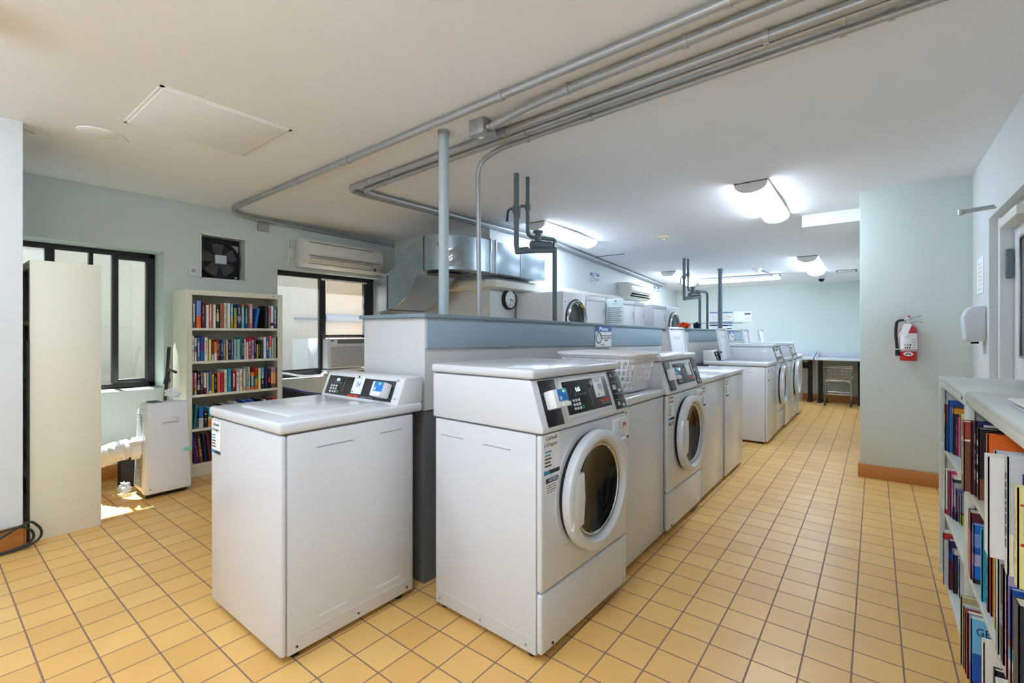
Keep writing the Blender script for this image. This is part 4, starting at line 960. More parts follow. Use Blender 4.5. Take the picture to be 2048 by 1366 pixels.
COL = dict(white=(232, 230, 226), cream=(226, 216, 188), ivory=(238, 232, 214), black=(26, 26, 30), charcoal=(48, 50, 58), slate=(70, 88, 108), periwinkle=(120, 146, 212), maroon=(104, 36, 42), salmon=(232, 140, 112),
           red=(196, 44, 48), crimson=(156, 26, 46), coral=(232, 110, 100), orange=(236, 110, 30), amber=(230, 150, 50), yellow=(228, 214, 30), primrose=(232, 222, 150), gold=(206, 160, 40), olive=(160, 160, 60), khaki=(176, 164, 110),
           green=(40, 110, 70), sage=(170, 184, 168), teal=(40, 130, 140), aqua=(130, 190, 192), mint=(176, 206, 192), turquoise=(24, 160, 190), sky=(110, 180, 220), azure=(20, 110, 200), blue=(30, 80, 170), navy=(28, 36, 84), purple=(110, 50, 140),
           violet=(110, 90, 170), mauve=(168, 132, 156), lavender=(176, 166, 204), pink=(228, 150, 180), hotpink=(222, 30, 100), magenta=(200, 50, 130), rose=(190, 100, 112), dusty=(176, 146, 140), tan=(206, 178, 140), brown=(120, 74, 52), rust=(166, 64, 44),
           copper=(196, 112, 62), beige=(206, 196, 184), grey=(170, 172, 174), silver=(196, 200, 206), steel=(78, 110, 150), forest=(30, 62, 56), plum=(80, 30, 60), sunset=(226, 160, 110), indigo=(50, 44, 130), burgundy=(92, 28, 44))
def bm_(c): return mat('cover_' + c, COL[c], .42)
def book(label, group, face, xs, y0, y1, z0, z1, depth, bands, ink=None, lean=0.0):
    """face +1: spine towards +x; -1: spine towards -x. bands: [(fraction_from_bottom, colour), ...]"""
    p = MB(); xa, xb = (xs - depth, xs) if face > 0 else (xs, xs + depth)
    prev = 0.0; h = z1 - z0; tb = min(.0022, (y1 - y0) * .15)
    for f, c in bands:
        a, b_ = z0 + h * prev, z0 + h * f; m = bm_(c); prev = f
        p.box(xa, xb, y0, y0 + tb, a, b_, m); p.box(xa, xb, y1 - tb, y1, a, b_, m)
        if face > 0: p.box(xs - .003, xs, y0, y1, a, b_, m)
        else: p.box(xs, xs + .003, y0, y1, a, b_, m)
    sh = Matrix.Identity(4)
    if lean: sh = Matrix(((1, 0, 0, 0), (0, 1, lean, -lean * z0), (0, 0, 1, 0), (0, 0, 0, 1)))
    p.bm.transform(sh)
    o = tag(p.build('book'), label, 'book', group)
    q = MB(); q.box(*((xa + .004, xb - .004) if face > 0 else (xa + .004, xb - .004)), y0 + tb, y1 - tb, z0 + .002, z1 - .003, M_pages); q.bm.transform(sh); q.build('pages', o)
    if ink:
        q = MB(); rnd = random.Random(int(y0 * 9973) + int(z0 * 317)); z = z0 + h * .22; w = (y1 - y0) * .34; cy = (y0 + y1) / 2
        while z < z1 - h * .2:
            L = h * rnd.uniform(.03, .09)
            if rnd.random() < .8:
                q.box(*((xs, xs + .0006) if face > 0 else (xs - .0006, xs)), cy - w / 2, cy + w / 2, z, z + L, bm_(ink) if ink in COL else M_paper)
            z += L + h * .02
        if len(q.bm.faces) > 12: q.bm.transform(sh); q.build('spine_lettering', o)
        else: q.bm.free()
    return o
def ray(x, y):
    u = (x - 1024) / F_PX; v = -(y - HY) / F_PX
    return (u * _c + _s, -u * _s + _c, v)
def onX(x, y, X0):
    r_ = ray(x, y); t_ = X0 / r_[0]; return r_[1] * t_, CAM_H + r_[2] * t_
labels_used = {}
def row(name, where, zbase, ox, oy, sc, items, base_px=None):
    xs = -4.645; out = []; prevy = -9
    for it in items:
        a, b_, yt, bands = it[:4]; ink = it[4] if len(it) > 4 else None; lean = it[5] if len(it) > 5 else 0
        jit = ((a * 7 + b_ * 3) % 11) * .0022
        y0, z1 = onX(ox + a / sc, oy + yt / sc, xs - jit); y1, _ = onX(ox + b_ / sc, oy + yt / sc, xs - jit)
        y0 = max(y0, prevy + .0006, 1.4795 + max(0, -lean) * .24); y1 = min(max(y1, y0 + .008), 2.2055); y1 = max(y1, y0 + .004); prevy = y1
        z1 = min(max(z1, zbase + .13), zbase + .262)
        out.append([xs - jit, y0, y1, z1, [(1, bands)] if isinstance(bands, str) else bands, ink, lean])
    names = [o_[4][-1][1] if len(o_[4]) == 1 else '-and-'.join([o_[4][-1][1], o_[4][0][1]]) for o_ in out]
    for i, o_ in enumerate(out):
        nm = names[i]; l = names[i - 1] if i else None; r_ = names[i + 1] if i + 1 < len(out) else None
        if l is None: lab = f'{nm} book at the left end of the {where}'
        elif r_ is None: lab = f'{nm} book at the right end of the {where}'
        else: lab = f'{nm} book on the {where}, between {l} and {r_}'
        assert lab not in labels_used, lab
        labels_used[lab] = 1
        book(lab, name, 1, o_[0], o_[1], o_[2], zbase, o_[3], .15, o_[4], o_[5], o_[6])
TB = 'window-wall bookcase'
row('books on the top shelf of the tall bookcase', f'top shelf of the {TB}', 1.2905, 380, 590, 10.78, [
    (30, 128, 95, 'slate', 'white'), (132, 242, 120, [(.43, 'orange'), (1, 'periwinkle')]), (255, 322, 145, [(.42, 'plum'), (1, 'maroon')], 'mauve'), (345, 410, 215, 'white'), (412, 470, 195, 'salmon', 'ivory'), (497, 560, 205, 'ivory'), (565, 630, 200, [(.3, 'forest'), (.62, 'tan'), (1, 'forest')], 'cream'),
    (650, 715, 185, 'copper', 'brown'), (725, 795, 170, 'beige', 'mauve'), (800, 870, 170, 'white'), (872, 932, 185, [(.45, 'olive'), (1, 'sky')], 'white'), (945, 1012, 275, [(.25, 'gold'), (1, 'olive')]), (1020, 1105, 200, [(.3, 'navy'), (.52, 'mauve'), (1, 'navy')], 'sky'), (1108, 1172, 200, [(.9, 'aqua'), (1, 'orange')], 'white'),
    (1180, 1240, 210, [(.5, 'blue'), (1, 'forest')], 'primrose'), (1243, 1270, 260, 'teal'), (1275, 1348, 195, [(.4, 'coral'), (1, 'pink')], 'white'), (1375, 1440, 285, 'azure', None, .16), (1610, 1685, 240, 'black', 'maroon'), (1690, 1735, 240, [(.6, 'mauve'), (.9, 'rose'), (1, 'grey')]), (1737, 1800, 240, [(.12, 'white'), (.25, 'charcoal'), (1, 'white')]), (1805, 1865, 245, [(.35, 'purple'), (1, 'steel')], 'white'), (1868, 1915, 250, 'teal')])
row('books on the second shelf of the tall bookcase', f'second shelf of the {TB}', 1.0005, 370, 660, 10.24, [
    (90, 195, 125, 'white', 'red'), (197, 242, 165, [(.4, 'white'), (.65, 'steel'), (1, 'white')]), (246, 310, 155, 'steel', 'white'), (312, 390, 130, [(.4, 'azure'), (.75, 'purple'), (1, 'blue')]), (392, 470, 150, 'ivory', 'rose'), (482, 542, 195, 'primrose'), (546, 592, 270, [(.35, 'cream'), (1, 'crimson')]), (596, 655, 245, [(.4, 'white'), (1, 'amber')]), (657, 692, 205, 'red', 'white'), (696, 732, 205, 'black', 'tan'),
    (736, 780, 205, 'blue', 'white'), (782, 822, 200, [(.6, 'olive'), (1, 'sky')], 'white'), (826, 886, 200, 'tan'), (890, 947, 200, 'navy', 'lavender'), (950, 985, 195, 'mauve', 'white'), (1000, 1060, 190, 'aqua'), (1062, 1126, 190, 'mint'), (1130, 1166, 150, 'teal'), (1170, 1206, 200, [(.7, 'plum'), (1, 'maroon')], 'white'), (1210, 1246, 185, 'white'), (1248, 1302, 220, [(.93, 'ivory'), (1, 'red')]), (1304, 1352, 165, 'hotpink', 'white'),
    (1355, 1415, 200, 'lavender', 'indigo'), (1417, 1460, 145, [(.8, 'charcoal'), (1, 'crimson')], 'pink'), (1466, 1506, 290, 'khaki'), (1509, 1546, 205, 'black', 'olive'), (1550, 1600, 205, 'charcoal', 'slate'), (1606, 1667, 145, 'white'), (1671, 1714, 150, 'blue', 'white'), (1717, 1770, 125, [(.4, 'mint'), (.5, 'primrose'), (1, 'coral')]), (1772, 1815, 170, 'silver'), (1818, 1870, 150, 'sage', 'cream'), (1872, 1913, 150, 'black', 'rust'), (1915, 1945, 140, 'copper')])
row('books on the third shelf of the tall bookcase', f'third shelf of the {TB}', .7105, 370, 725, 10.24, [
    (75, 122, 220, 'dusty'), (132, 184, 185, 'maroon', 'red'), (187, 242, 215, [(.1, 'sky'), (.35, 'gold'), (1, 'pink')], 'red'), (252, 312, 180, [(.2, 'black'), (.42, 'grey'), (1, 'black')], 'silver'), (316, 376, 235, [(.85, 'burgundy'), (1, 'rose')], 'silver'), (378, 442, 220, [(.3, 'burgundy'), (1, 'white')]), (445, 488, 215, 'silver', 'sky'), (490, 546, 180, [(.12, 'white'), (1, 'steel')]), (549, 600, 240, 'yellow', 'olive'), (603, 652, 230, 'black', 'grey'), (656, 726, 210, 'coral'), (728, 797, 210, 'red', 'rust'),
    (800, 864, 150, 'ivory', 'khaki'), (866, 950, 130, 'turquoise', 'aqua'), (962, 1046, 165, [(.1, 'maroon'), (1, 'crimson')], 'white'), (1050, 1106, 200, 'white', 'rose'), (1110, 1180, 140, 'ivory', 'rose'), (1185, 1250, 125, [(.15, 'sunset'), (1, 'sage')], 'white'), (1254, 1290, 180, 'cream'), (1293, 1330, 95, 'white'), (1336, 1424, 205, [(.15, 'orange'), (.75, 'azure'), (1, 'orange')], 'yellow'), (1426, 1492, 105, [(.25, 'orange'), (.5, 'gold'), (.65, 'green'), (1, 'rust')]), (1496, 1556, 120, 'primrose'),
    (1560, 1621, 105, [(.5, 'charcoal'), (1, 'sky')], 'white'), (1626, 1696, 105, 'navy', 'crimson'), (1700, 1752, 130, [(.3, 'black'), (.55, 'red'), (1, 'charcoal')]), (1756, 1860, 100, [(.2, 'brown'), (.75, 'sunset'), (1, 'mauve')]), (1864, 1905, 100, 'brown'), (1910, 1944, 100, 'cream')])
row('books on the fourth shelf of the tall bookcase', f'fourth shelf of the {TB}', .4155, 370, 780, 10.24, [
    (86, 132, 390, 'white'), (150, 215, 310, 'teal', None, .10), (285, 380, 365, [(.5, 'silver'), (.55, 'forest'), (1, 'azure')]), (388, 464, 435, 'black', 'white'), (470, 556, 360, [(.35, 'amber'), (.5, 'primrose'), (1, 'turquoise')]), (560, 602, 340, [(.4, 'burgundy'), (1, 'slate')]), (606, 638, 345, 'navy'), (642, 682, 330, 'tan'), (692, 732, 290, 'charcoal'), (735, 777, 310, 'plum'), (782, 860, 300, 'white'), (866, 922, 320, 'indigo'), (930, 985, 320, 'olive'), (987, 1045, 240, 'silver', 'black'),
    (1048, 1086, 250, 'tan'), (1092, 1176, 285, [(.6, 'rust'), (1, 'amber')]), (1182, 1262, 215, 'blue', 'sky'), (1272, 1333, 265, [(.5, 'orange'), (1, 'ivory')]), (1337, 1402, 205, 'azure'), (1426, 1476, 250, 'orange'), (1482, 1556, 180, 'black'), (1560, 1600, 190, 'steel'), (1604, 1652, 195, 'white'), (1660, 1706, 190, 'charcoal', 'white'), (1712, 1780, 160, 'burgundy'), (1786, 1870, 150, 'red', 'black'), (1880, 1945, 200, 'forest')])
row('books on the bottom shelf of the tall bookcase', f'bottom shelf of the {TB}', .1105, 370, 860, 10.24, [
    (60, 100, 80, 'purple', None, -.10), (110, 160, 80, [(.5, 'burgundy'), (1, 'blue')], None, -.10), (170, 225, 75, 'indigo', 'pink', -.10), (235, 290, 70, 'plum', 'tan', -.10), (300, 380, 40, [(.6, 'brown'), (1, 'charcoal')], 'tan', -.10), (400, 470, 60, 'navy', None, -.10), (490, 560, 60, 'maroon', None, -.10), (580, 660, 60, 'forest'), (670, 740, 60, 'slate')])

def rrow(gname, where, zbase, ystart, items):
    y = ystart
    for it in items:
        px_, yt, th, bands, desc = it[:5]; ink = it[5] if len(it) > 5 else None
        if px_ in YAT.get(zbase, {}): y = YAT[zbase][px_]
        lo, hi = .12, .50                                     # how far the book is pushed in
        def pxx(X): return 1024 + F_PX * (X * _c - y * _s) / (X * _s + y * _c)
        for _ in range(40):
            mid = (lo + hi) / 2
            if pxx(mid) < px_: lo = mid
            else: hi = mid
        X = max(.19, min(lo, .36)); zc_ = X * _s + y * _c
        z1 = CAM_H - (yt - HY) * zc_ / F_PX; z1 = min(max(z1, zbase + .13), zbase + .285)
        lab = f'{desc} on the {where}'
        assert lab not in labels_used, lab
        labels_used[lab] = 1
        o = book(lab, gname, -1, X, y - th, y, zbase, z1, min(.19, .545 - X), [(1, bands)] if isinstance(bands, str) else bands, ink)
        if len(it) > 6: it[6](o, X, y - th, zbase, z1)
        y -= th + .0015
def cover_text(s, size, dx, dz, c, sx=1.0):
    def f(o, X, y, z0, z1): text(s, size, frame((X + dx, y - .0006, z1 - dz), (1, 0, 0), (0, 0, 1)), bm_(c), o, 'cover_title', sx=sx)
    return f
def cover_pic(blocks):
    def f(o, X, y, z0, z1):
        h = z1 - z0
        for (a, b_, c, d, col) in blocks:
            p = MB(); p.box(X + a, X + b_, y - .0006, y, z0 + h * c, z0 + h * d, bm_(col)); p.build('cover_picture', o)
    return f
def both(*fs):
    def f(*a):
        for g in fs: g(*a)
    return f
YAT = {.6905: {1972: 2.14, 1987: 1.95, 1968.5: 1.70, 2009: 1.58, 2028: 1.515}, .3855: {1961: 2.13, 1973: 2.06, 1987: 1.95, 1991: 1.82, 2001: 1.77, 2010: 1.69, 2017: 1.64, 2026: 1.56}, .0605: {1938.5: 2.2, 1963: 1.95, 1986: 1.80, 1990: 1.75}}
U1, U2 = 'farther right-hand bookcase', 'nearer right-hand bookcase'
rrow('books on the right-hand top shelves', f'top shelf of the {U1}', .6905, 3.04, [
    (1888, 808, .035, [(.6, 'navy'), (1, 'maroon')], 'maroon-topped paperback', 'white'), (1895.5, 800, .03, [(.88, 'azure'), (1, 'blue')], 'bright blue hardback'), (1904, 812, .045, [(.86, 'black'), (.98, 'amber'), (1, 'black')], 'black hardback with amber tab', 'slate'), (1913, 834, .02, 'magenta', 'thin magenta paperback', 'white'), (1919, 827, .02, [(.88, 'white'), (1, 'primrose')], 'white book with yellow top')])
rrow('books on the right-hand top shelves', f'top shelf of the {U2}', .6905, 2.335, [
    (1923, 839, .055, [(.72, 'brown'), (.75, 'white'), (1, 'rust')], 'thick brown and rust textbook', 'tan'), (1940, 842, .03, 'burgundy', 'dark red book lettered In', None, cover_text('In', .05, .012, .04, 'amber')), (1949, 841, .02, 'navy', 'navy book', 'white', cover_pic([(.02, .12, .93, .96, 'white')])),
    (1953, 854, .035, [(.3, 'brown'), (1, 'black')], 'black book with a large white S', 'white', both(cover_text('S', .055, .03, .035, 'white'), cover_text('PR\nIN', .026, .03, .085, 'periwinkle'))), (1972, 866, .025, 'orange', 'orange book', None, cover_pic([(.03, .07, .3, .8, 'blue'), (.07, .15, .5, .78, 'coral')])),
    (1987, 899, .02, 'silver', 'thin silver-grey book'), (1968.5, 905, .05, 'white', 'thick plain white book'), (2009, 908, .03, [(.35, 'ivory'), (1, 'silver')], 'pale book with a purple F', 'navy', both(cover_text('F', .05, .02, .055, 'indigo'), cover_pic([(.03, .08, .72, .9, 'charcoal'), (.01, .07, .1, .3, 'plum')]))),
    (2028, 968, .03, 'primrose', 'pale yellow book with red stripes', 'tan', cover_pic([(.005, .16, .82, .84, 'red'), (.01, .16, .52, .80, 'forest'), (.005, .16, .42, .45, 'red'), (.01, .16, .46, .52, 'grey')]))])
rrow('books on the right-hand middle shelves', f'middle shelf of the {U1}', .3855, 3.06, [
    (1888, 936, .03, [(.1, 'red'), (1, 'ivory')], 'ivory book with red foot'), (1894.5, 940, .02, 'mauve', 'mauve book'), (1898.6, 942, .016, 'magenta', 'slim magenta book'), (1904, 949, .03, [(.3, 'charcoal'), (.85, 'grey'), (.93, 'forest'), (1, 'ivory')], 'grey photo-covered book', 'white'), (1911, 977, .02, [(.3, 'indigo'), (1, 'violet')], 'violet book', 'white'), (1917, 988, .02, 'gold', 'gold book'), (1921, 987, .025, [(.35, 'olive'), (.4, 'navy'), (1, 'periwinkle')], 'blue and green landscape book')])
rrow('books on the right-hand middle shelves', f'middle shelf of the {U2}', .3855, 2.335, [
    (1936, 1016, .055, [(.72, 'rose'), (1, 'burgundy')], 'thick rose and burgundy book'), (1944, 1044, .03, [(.08, 'black'), (.3, 'azure'), (.5, 'lavender'), (.62, 'blue'), (.85, 'periwinkle'), (1, 'azure')], 'sea-blue photo book'), (1961, 1055, .02, 'turquoise', 'turquoise book'), (1973, 1088, .02, 'burgundy', 'burgundy lettered book', 'tan'), (1979, 1090, .02, 'rust', 'rust-red book'), (1987, 1094, .02, 'yellow', 'bright yellow book'),
    (1991, 1110, .03, [(.35, 'grey'), (1, 'silver')], 'silver book with a grey photo'), (2001, 1128, .03, 'black', 'black paperback', 'grey'), (2010, 1132, .015, [(.8, 'pink'), (1, 'lavender')], 'slim pink book', 'mauve'), (2017, 1172, .02, [(.2, 'tan'), (.3, 'ivory'), (.42, 'sky'), (.5, 'brown'), (1, 'blue')], 'deep blue desert book', None, cover_pic([(.012, .05, .86, .9, 'gold')])), (2026, 1191, .05, 'charcoal', 'heavy dark book lettered W', None, cover_text('W', .04, .03, .09, 'white'))])
rrow('books on the right-hand bottom shelves', f'bottom shelf of the {U1}', .0605, 3.02, [
    (1885, 1058, .03, [(.85, 'silver'), (.97, 'red'), (1, 'silver')], 'silver book with red band', 'black'), (1896, 1075, .04, [(.6, 'burgundy'), (.75, 'blue'), (1, 'navy')], 'navy and burgundy book', 'rose'), (1905, 1096, .03, [(.5, 'black'), (.9, 'navy'), (1, 'silver')], 'black-footed navy book'), (1916, 1112, .035, 'silver', 'pale book with dark teal lettering', 'forest')])
rrow('books on the right-hand bottom shelves', f'bottom shelf of the {U2}', .0605, 2.33, [
    (1920, 1188, .02, 'khaki', 'khaki book'), (1925, 1206, .02, 'silver', 'silver-blue book'), (1928, 1215, .03, 'brown', 'brown book'), (1932, 1218, .03, 'crimson', 'crimson book'),
    (1938.5, 1228, .03, [(.12, 'navy'), (.35, 'azure'), (1, 'sky')], 'sky-blue book showing a seated figure', None, both(cover_text('GEN', .036, .012, .04, 'navy', .8), cover_pic([(.004, .05, .12, .52, 'blue'), (.03, .055, .55, .70, 'brown'), (.035, .05, .48, .56, 'white')]))),
    (1963, 1262, .03, 'ivory', 'ivory book'), (1986, 1282, .02, 'black', 'black spiral-bound book'), (1990, 1303, .04, [(.9, 'teal'), (1, 'white')], 'teal green book', 'aqua')])
for k, (c, dx, l) in enumerate((('silver', 0, 'lowest grey magazine of the pile on the nearer right-hand bookcase'), ('lavender', .008, 'lavender magazine in the middle of the pile on the nearer right-hand bookcase'), ('white', -.004, 'white magazine on top of the pile on the nearer right-hand bookcase'))):
    p = MB(); z = 1.036 + .007 * k; p.box(.315 + dx, .52 + dx, 1.72, 1.995 - dx, z, z + .0065, bm_(c), .0015); o = one(p, 'magazine', l, 'magazine', 'magazines on the right-hand bookcase')
    q = MB(); q.box(.317 + dx, .521 + dx, 1.723, 1.993 - dx, z + .001, z + .0055, M_pages); q.build('pages', o)

# ------------------------------------------------------------------ laundry basket
def rrect(cx, cy, hx, hy, r, z, n=6):
    out = []
    for (sx, sy, a0) in ((1, 1, 0), (-1, 1, PI / 2), (-1, -1, PI), (1, -1, 1.5 * PI)):
        for k in range(n + 1):
            a = a0 + PI / 2 * k / n
            out.append(Vector((cx + sx * (hx - r) + r * math.cos(a), cy + sy * (hy - r) + r * math.sin(a), z)))
    return out
t = thing('laundry_basket', 'white slotted plastic laundry basket on the top-load washer between two front-loaders', 'laundry basket', (-1.355, 2.55, .92))
cx, cy = -1.262, 2.555
p = MB(); p.tube(rrect(cx, cy, .252, .212, .09, 1.128), .010, M_hose, 8, True); p.tube(rrect(cx, cy, .243, .203, .085, 1.118), .010, M_hose, 8, True); p.build('rim', t)
def ring(z):
    u = (z - .924) / .20; return cx, cy, .20 + .04 * u, .165 + .035 * u, .07
p = MB()
for za, zb in ((.924, .947), (.972, .98), (1.006, 1.014), (1.04, 1.048), (1.074, 1.12)):
    a = rrect(*ring(za), za, 8); b_ = rrect(*ring(zb), zb, 8); a.append(a[0]); b_.append(b_[0]); p.grid([a, b_], M_hose)
A = rrect(*ring(.924), .924, 8); T = rrect(*ring(1.12), 1.12, 8)
def per(P, n):
    P = P + [P[0]]; L = [0]
    for q, r_ in zip(P, P[1:]): L.append(L[-1] + (r_ - q).length)
    out = []
    for i in range(n):
        d = L[-1] * i / n; k = max(j for j in range(len(L)) if L[j] <= d + 1e-9); k = min(k, len(P) - 2)
        out.append(P[k].lerp(P[k + 1], (d - L[k]) / max(L[k + 1] - L[k], 1e-9)))
    return out
for a, b_ in zip(per(A, 52), per(T, 52)):
    dirv = Vector((-(b_.y - cy), b_.x - cx, 0)).normalized() * .0065
    p.quad([a - dirv, a + dirv, b_ + dirv, b_ - dirv], M_hose)
m = p.build('slotted_wall', t)
md = m.modifiers.new('thick', 'SOLIDIFY'); md.thickness = .003
p = MB(); p.prism([(v.x, v.y) for v in rrect(*ring(.924), 0, 6)], .9225, .927, M_hose, 'z'); p.build('base', t)

# cloth on the far island
p = crumple((-2.12, 6.66, 1.352), .07, 3, mat('cloth_orange', (226, 84, 28), .8), (1.1, 1.5, .55), 4); one(p, 'orange_cloth', 'heap of orange cloth on the cap of the far island', 'cloth')
p = crumple((-2.05, 7.02, 1.356), .055, 3, mat('cloth_navy', (24, 34, 66), .8), (.8, 1.1, .75), 7); one(p, 'navy_cloth', 'small navy cloth bundle beside the orange cloth on the far island', 'cloth')

# ------------------------------------------------------------------ back wall: posters, tables, laundry cart
def poster(label, x0, x1, z0, z1, items, y=YF - .004):
    t = thing('poster', label, 'poster', (x0, y, z0), group='posters on the back wall')
    p = MB(); p.box(x0, x1, y, y + .003, z0, z1, M_paper); p.build('sheet', t)
    p = MB()
    w, h = x1 - x0, z1 - z0
    for (a, b_, c, d, m) in items: p.box(x0 + w * a, x0 + w * b_, y - .001, y, z0 + h * c, z0 + h * d, m)
    p.build('print', t); return t
sk = mat('poster_blue', (70, 110, 180), .6)
lines = [(.08, .9 - .1 * (k % 3), .12 + .09 * k, .145 + .09 * k, M_inkl) for k in range(7)]
poster('blue-headed instruction poster, upper left of the back-wall group', -2.73, -2.52, 1.485, 1.675, [(0, 1, .86, 1, sk)] + lines)
poster('blue and cyan headed instruction poster, upper right beside the far post', -2.51, -2.29, 1.485, 1.672, [(0, .6, .86, 1, sk), (.6, 1, .86, 1, M_cyan), (.6, .95, .42, .55, mat('poster_pink', (230, 190, 190), .6))] + lines)
poster('lower left poster with blue and dark bands on the back wall', -2.73, -2.52, 1.28, 1.475, [(0, 1, .78, 1, sk), (0, 1, .55, .70, M_navy)] + lines[:4])
poster('lower right poster with blue, cyan and black bands on the back wall', -2.51, -2.29, 1.28, 1.475, [(0, 1, .78, 1, sk), (0, .6, .52, .68, M_ink), (.6, 1, .52, .70, M_cyan), (.5, .95, .2, .32, M_navy)])
poster('plain white notice with one dark printed line on the back wall', -2.27, -1.94, 1.475, 1.68, [(.62, .95, .66, .80, M_navy)] + [(.65, .95, .1 + .08 * k, .12 + .08 * k, M_key) for k in range(5)])
def table(label, x0, x1):
    t = thing('folding_table', label, 'table', ((x0 + x1) / 2, 9.9, 0), group='folding tables along the back wall')
    p = MB(); p.box(x0, x1, 9.55, 10.24, .775, .81, M_table, .004); p.build('table_top', t)
    p = MB(); p.box(x0, x1, 10.215, 10.24, .81, .90, M_table, .004); p.hexa([(x0, 9.56, .81), (x0 + .02, 9.56, .81), (x0 + .02, 10.22, .81), (x0, 10.22, .81), (x0, 9.56, .82), (x0 + .02, 9.56, .82), (x0 + .02, 10.22, .90), (x0, 10.22, .90)], M_table); p.hexa([(x1 - .02, 9.56, .81), (x1, 9.56, .81), (x1, 10.22, .81), (x1 - .02, 10.22, .81), (x1 - .02, 9.56, .82), (x1, 9.56, .82), (x1, 10.22, .90), (x1 - .02, 10.22, .90)], M_table); p.build('raised_edge', t)
    return t
t = table('left-hand pale table against the back wall, by the end of the far washers', -2.0, -.845)
for xa in (-1.9, -.93):
    p = MB(); p.box(xa - .035, xa + .035, 9.98, 10.05, 0, .775, M_blackm, .006); p.box(xa - .035, xa + .035, 9.88, 10.15, 0, .04, M_blackm, .006); p.build('leg', t)
p = MB(); p.box(-1.9, -.9, 10.06, 10.09, .60, .70, M_blackm); p.build('brace', t)
t = table('right-hand pale table against the back wall, above the wire cart', -.825, -.13)
for xa in (-.775, -.2):
    p = MB(); p.box(xa - .035, xa + .035, 9.98, 10.05, 0, .775, M_blackm, .006); p.box(xa - .035, xa + .035, 9.88, 10.15, 0, .04, M_blackm, .006); p.build('leg', t)
t = thing('laundry_cart', 'chrome wire laundry cart on casters under the right-hand table', 'laundry cart', (-.5, 9.85, 0))
xa, xb, ya, yb = -.70, -.30, 9.62, 10.06
p = MB()
for z, q in ((.655, 0), (.60, .004), (.55, .008), (.50, .012), (.455, .016)): p.tube([(xa + q, ya + q, z), (xb - q, ya + q, z), (xb - q, yb - q, z), (xa + q, yb - q, z)], .004 if z < .65 else .007, M_chrome, 6, True)
for k in range(15):
    x = xa + .01 + (xb - xa - .02) * k / 14
    for y in (ya, yb): p.tube([(x, y + (.0 if y == ya else 0), .655), (x, y + (.016 if y == ya else -.016), .455)], .003, M_chrome, 5)
for k in range(13):
    y = ya + .01 + (yb - ya - .02) * k / 12
    for x in (xa, xb): p.tube([(x, y, .655), (x + (.016 if x == xa else -.016), y, .455)], .003, M_chrome, 5)
    p.tube([(xa + .016, y, .455), (xb - .016, y, .455)], .0025, M_chrome, 5)
p.build('wire_basket', t)
p = MB()
for y in (ya + .02, yb - .02):
    p.tube(fillet([(xa + .02, y, .10), (xa + .02, y, .43), (xb - .02, y, .43), (xb - .02, y, .10)], .06, 5), .011, M_chrome, 8); p.tube([(xa + .02, y, .20), (xb - .02, y, .20)], .009, M_chrome, 8)
p.build('frame', t)
for x in (xa + .02, xb - .02):
    for y in (ya + .02, yb - .02):
        p = MB(); p.tube([(x, y, .10), (x, y, .085)], .012, M_steel, 8); p.box(x - .016, x + .016, y - .012, y + .012, .05, .092, M_blackm, .003); p.tube([(x - .012, y - .01, .045), (x + .012, y - .01, .045)], .045, M_rubber, 16); p.tube([(x - .014, y - .01, .045), (x + .014, y - .01, .045)], .024, M_conduit2, 12); p.build('caster', t)

# ------------------------------------------------------------------ corner wall: fire extinguisher
t = thing('fire_extinguisher', 'red fire extinguisher with white tag hanging on the corner wall', 'fire extinguisher', (.215, 4.99, 1.02))
ex, ey = .215, 4.985
Z = lambda z: Matrix.Translation((ex, ey, z))
p = MB(); p.lathe([(0, 0), (.052, 0), (.056, .006), (.056, .235), (.050, .262), (.032, .283), (.022, .29), (.022, .305), (0, .305)], M_red_ext, 40, Z(1.022)); cyl = p.build('cylinder', t, label='red metal cylinder')
p = MB()
def wrap(p, z0, z1, a0, a1, m, r=.0566):
    n = 12; rows = []
    for z in (z0, z1): rows.append([(ex + r * math.cos(a0 + (a1 - a0) * k / n), ey + r * math.sin(a0 + (a1 - a0) * k / n), z) for k in range(n + 1)])
    p.grid(rows, m)
wrap(p, 1.115, 1.245, R(-190), R(-20), M_paper); wrap(p, 1.098, 1.113, R(-200), R(0), mat('label_grey', (170, 168, 158), .5)); p.build('label', cyl, label='white instruction label')
p = MB()
for k in range(3): wrap(p, 1.122, 1.134, R(-118 + 14 * k), R(-108 + 14 * k), M_ink, .057)
for k in range(3): wrap(p, 1.142, 1.158, R(-118 + 16 * k), R(-109 + 16 * k), M_inkl if k != 2 else M_ink, .057)
for k in range(4): wrap(p, 1.125 + .022 * k, 1.129 + .022 * k, R(-70), R(-40), M_inkl, .057)
p.build('label_print', cyl)
D = frame((ex - .004, ey - .0565, 1.078), (1, 0, 0), (0, 0, 1))
p = MB(); p.lathe([(0, 0), (.03, 0), (.03, .0015), (0, .0015)], M_paper, 28, D @ Matrix.Diagonal((1, .55, 1, 1))); bd = p.build('maker_badge', cyl)
p = MB(); p.box(-.016, -.004, -.008, .004, .0016, .0022, M_navy, 0, D); p.box(.004, .016, -.008, .004, .0016, .0022, M_navy, 0, D); p.box(-.006, .006, .004, .011, .0016, .0022, M_red, 0, D); p.build('badge_print', bd)
p = MB(); p.tube([(ex, ey, 1.325), (ex, ey, 1.36)], .016, M_steel, 14); p.tube([(ex, ey - .03, 1.34), (ex, ey + .0, 1.34)], .017, M_steel, 16); p.box(ex - .035, ex + .02, ey - .011, ey + .011, 1.345, 1.368, M_steel, .004); p.build('valve', t)
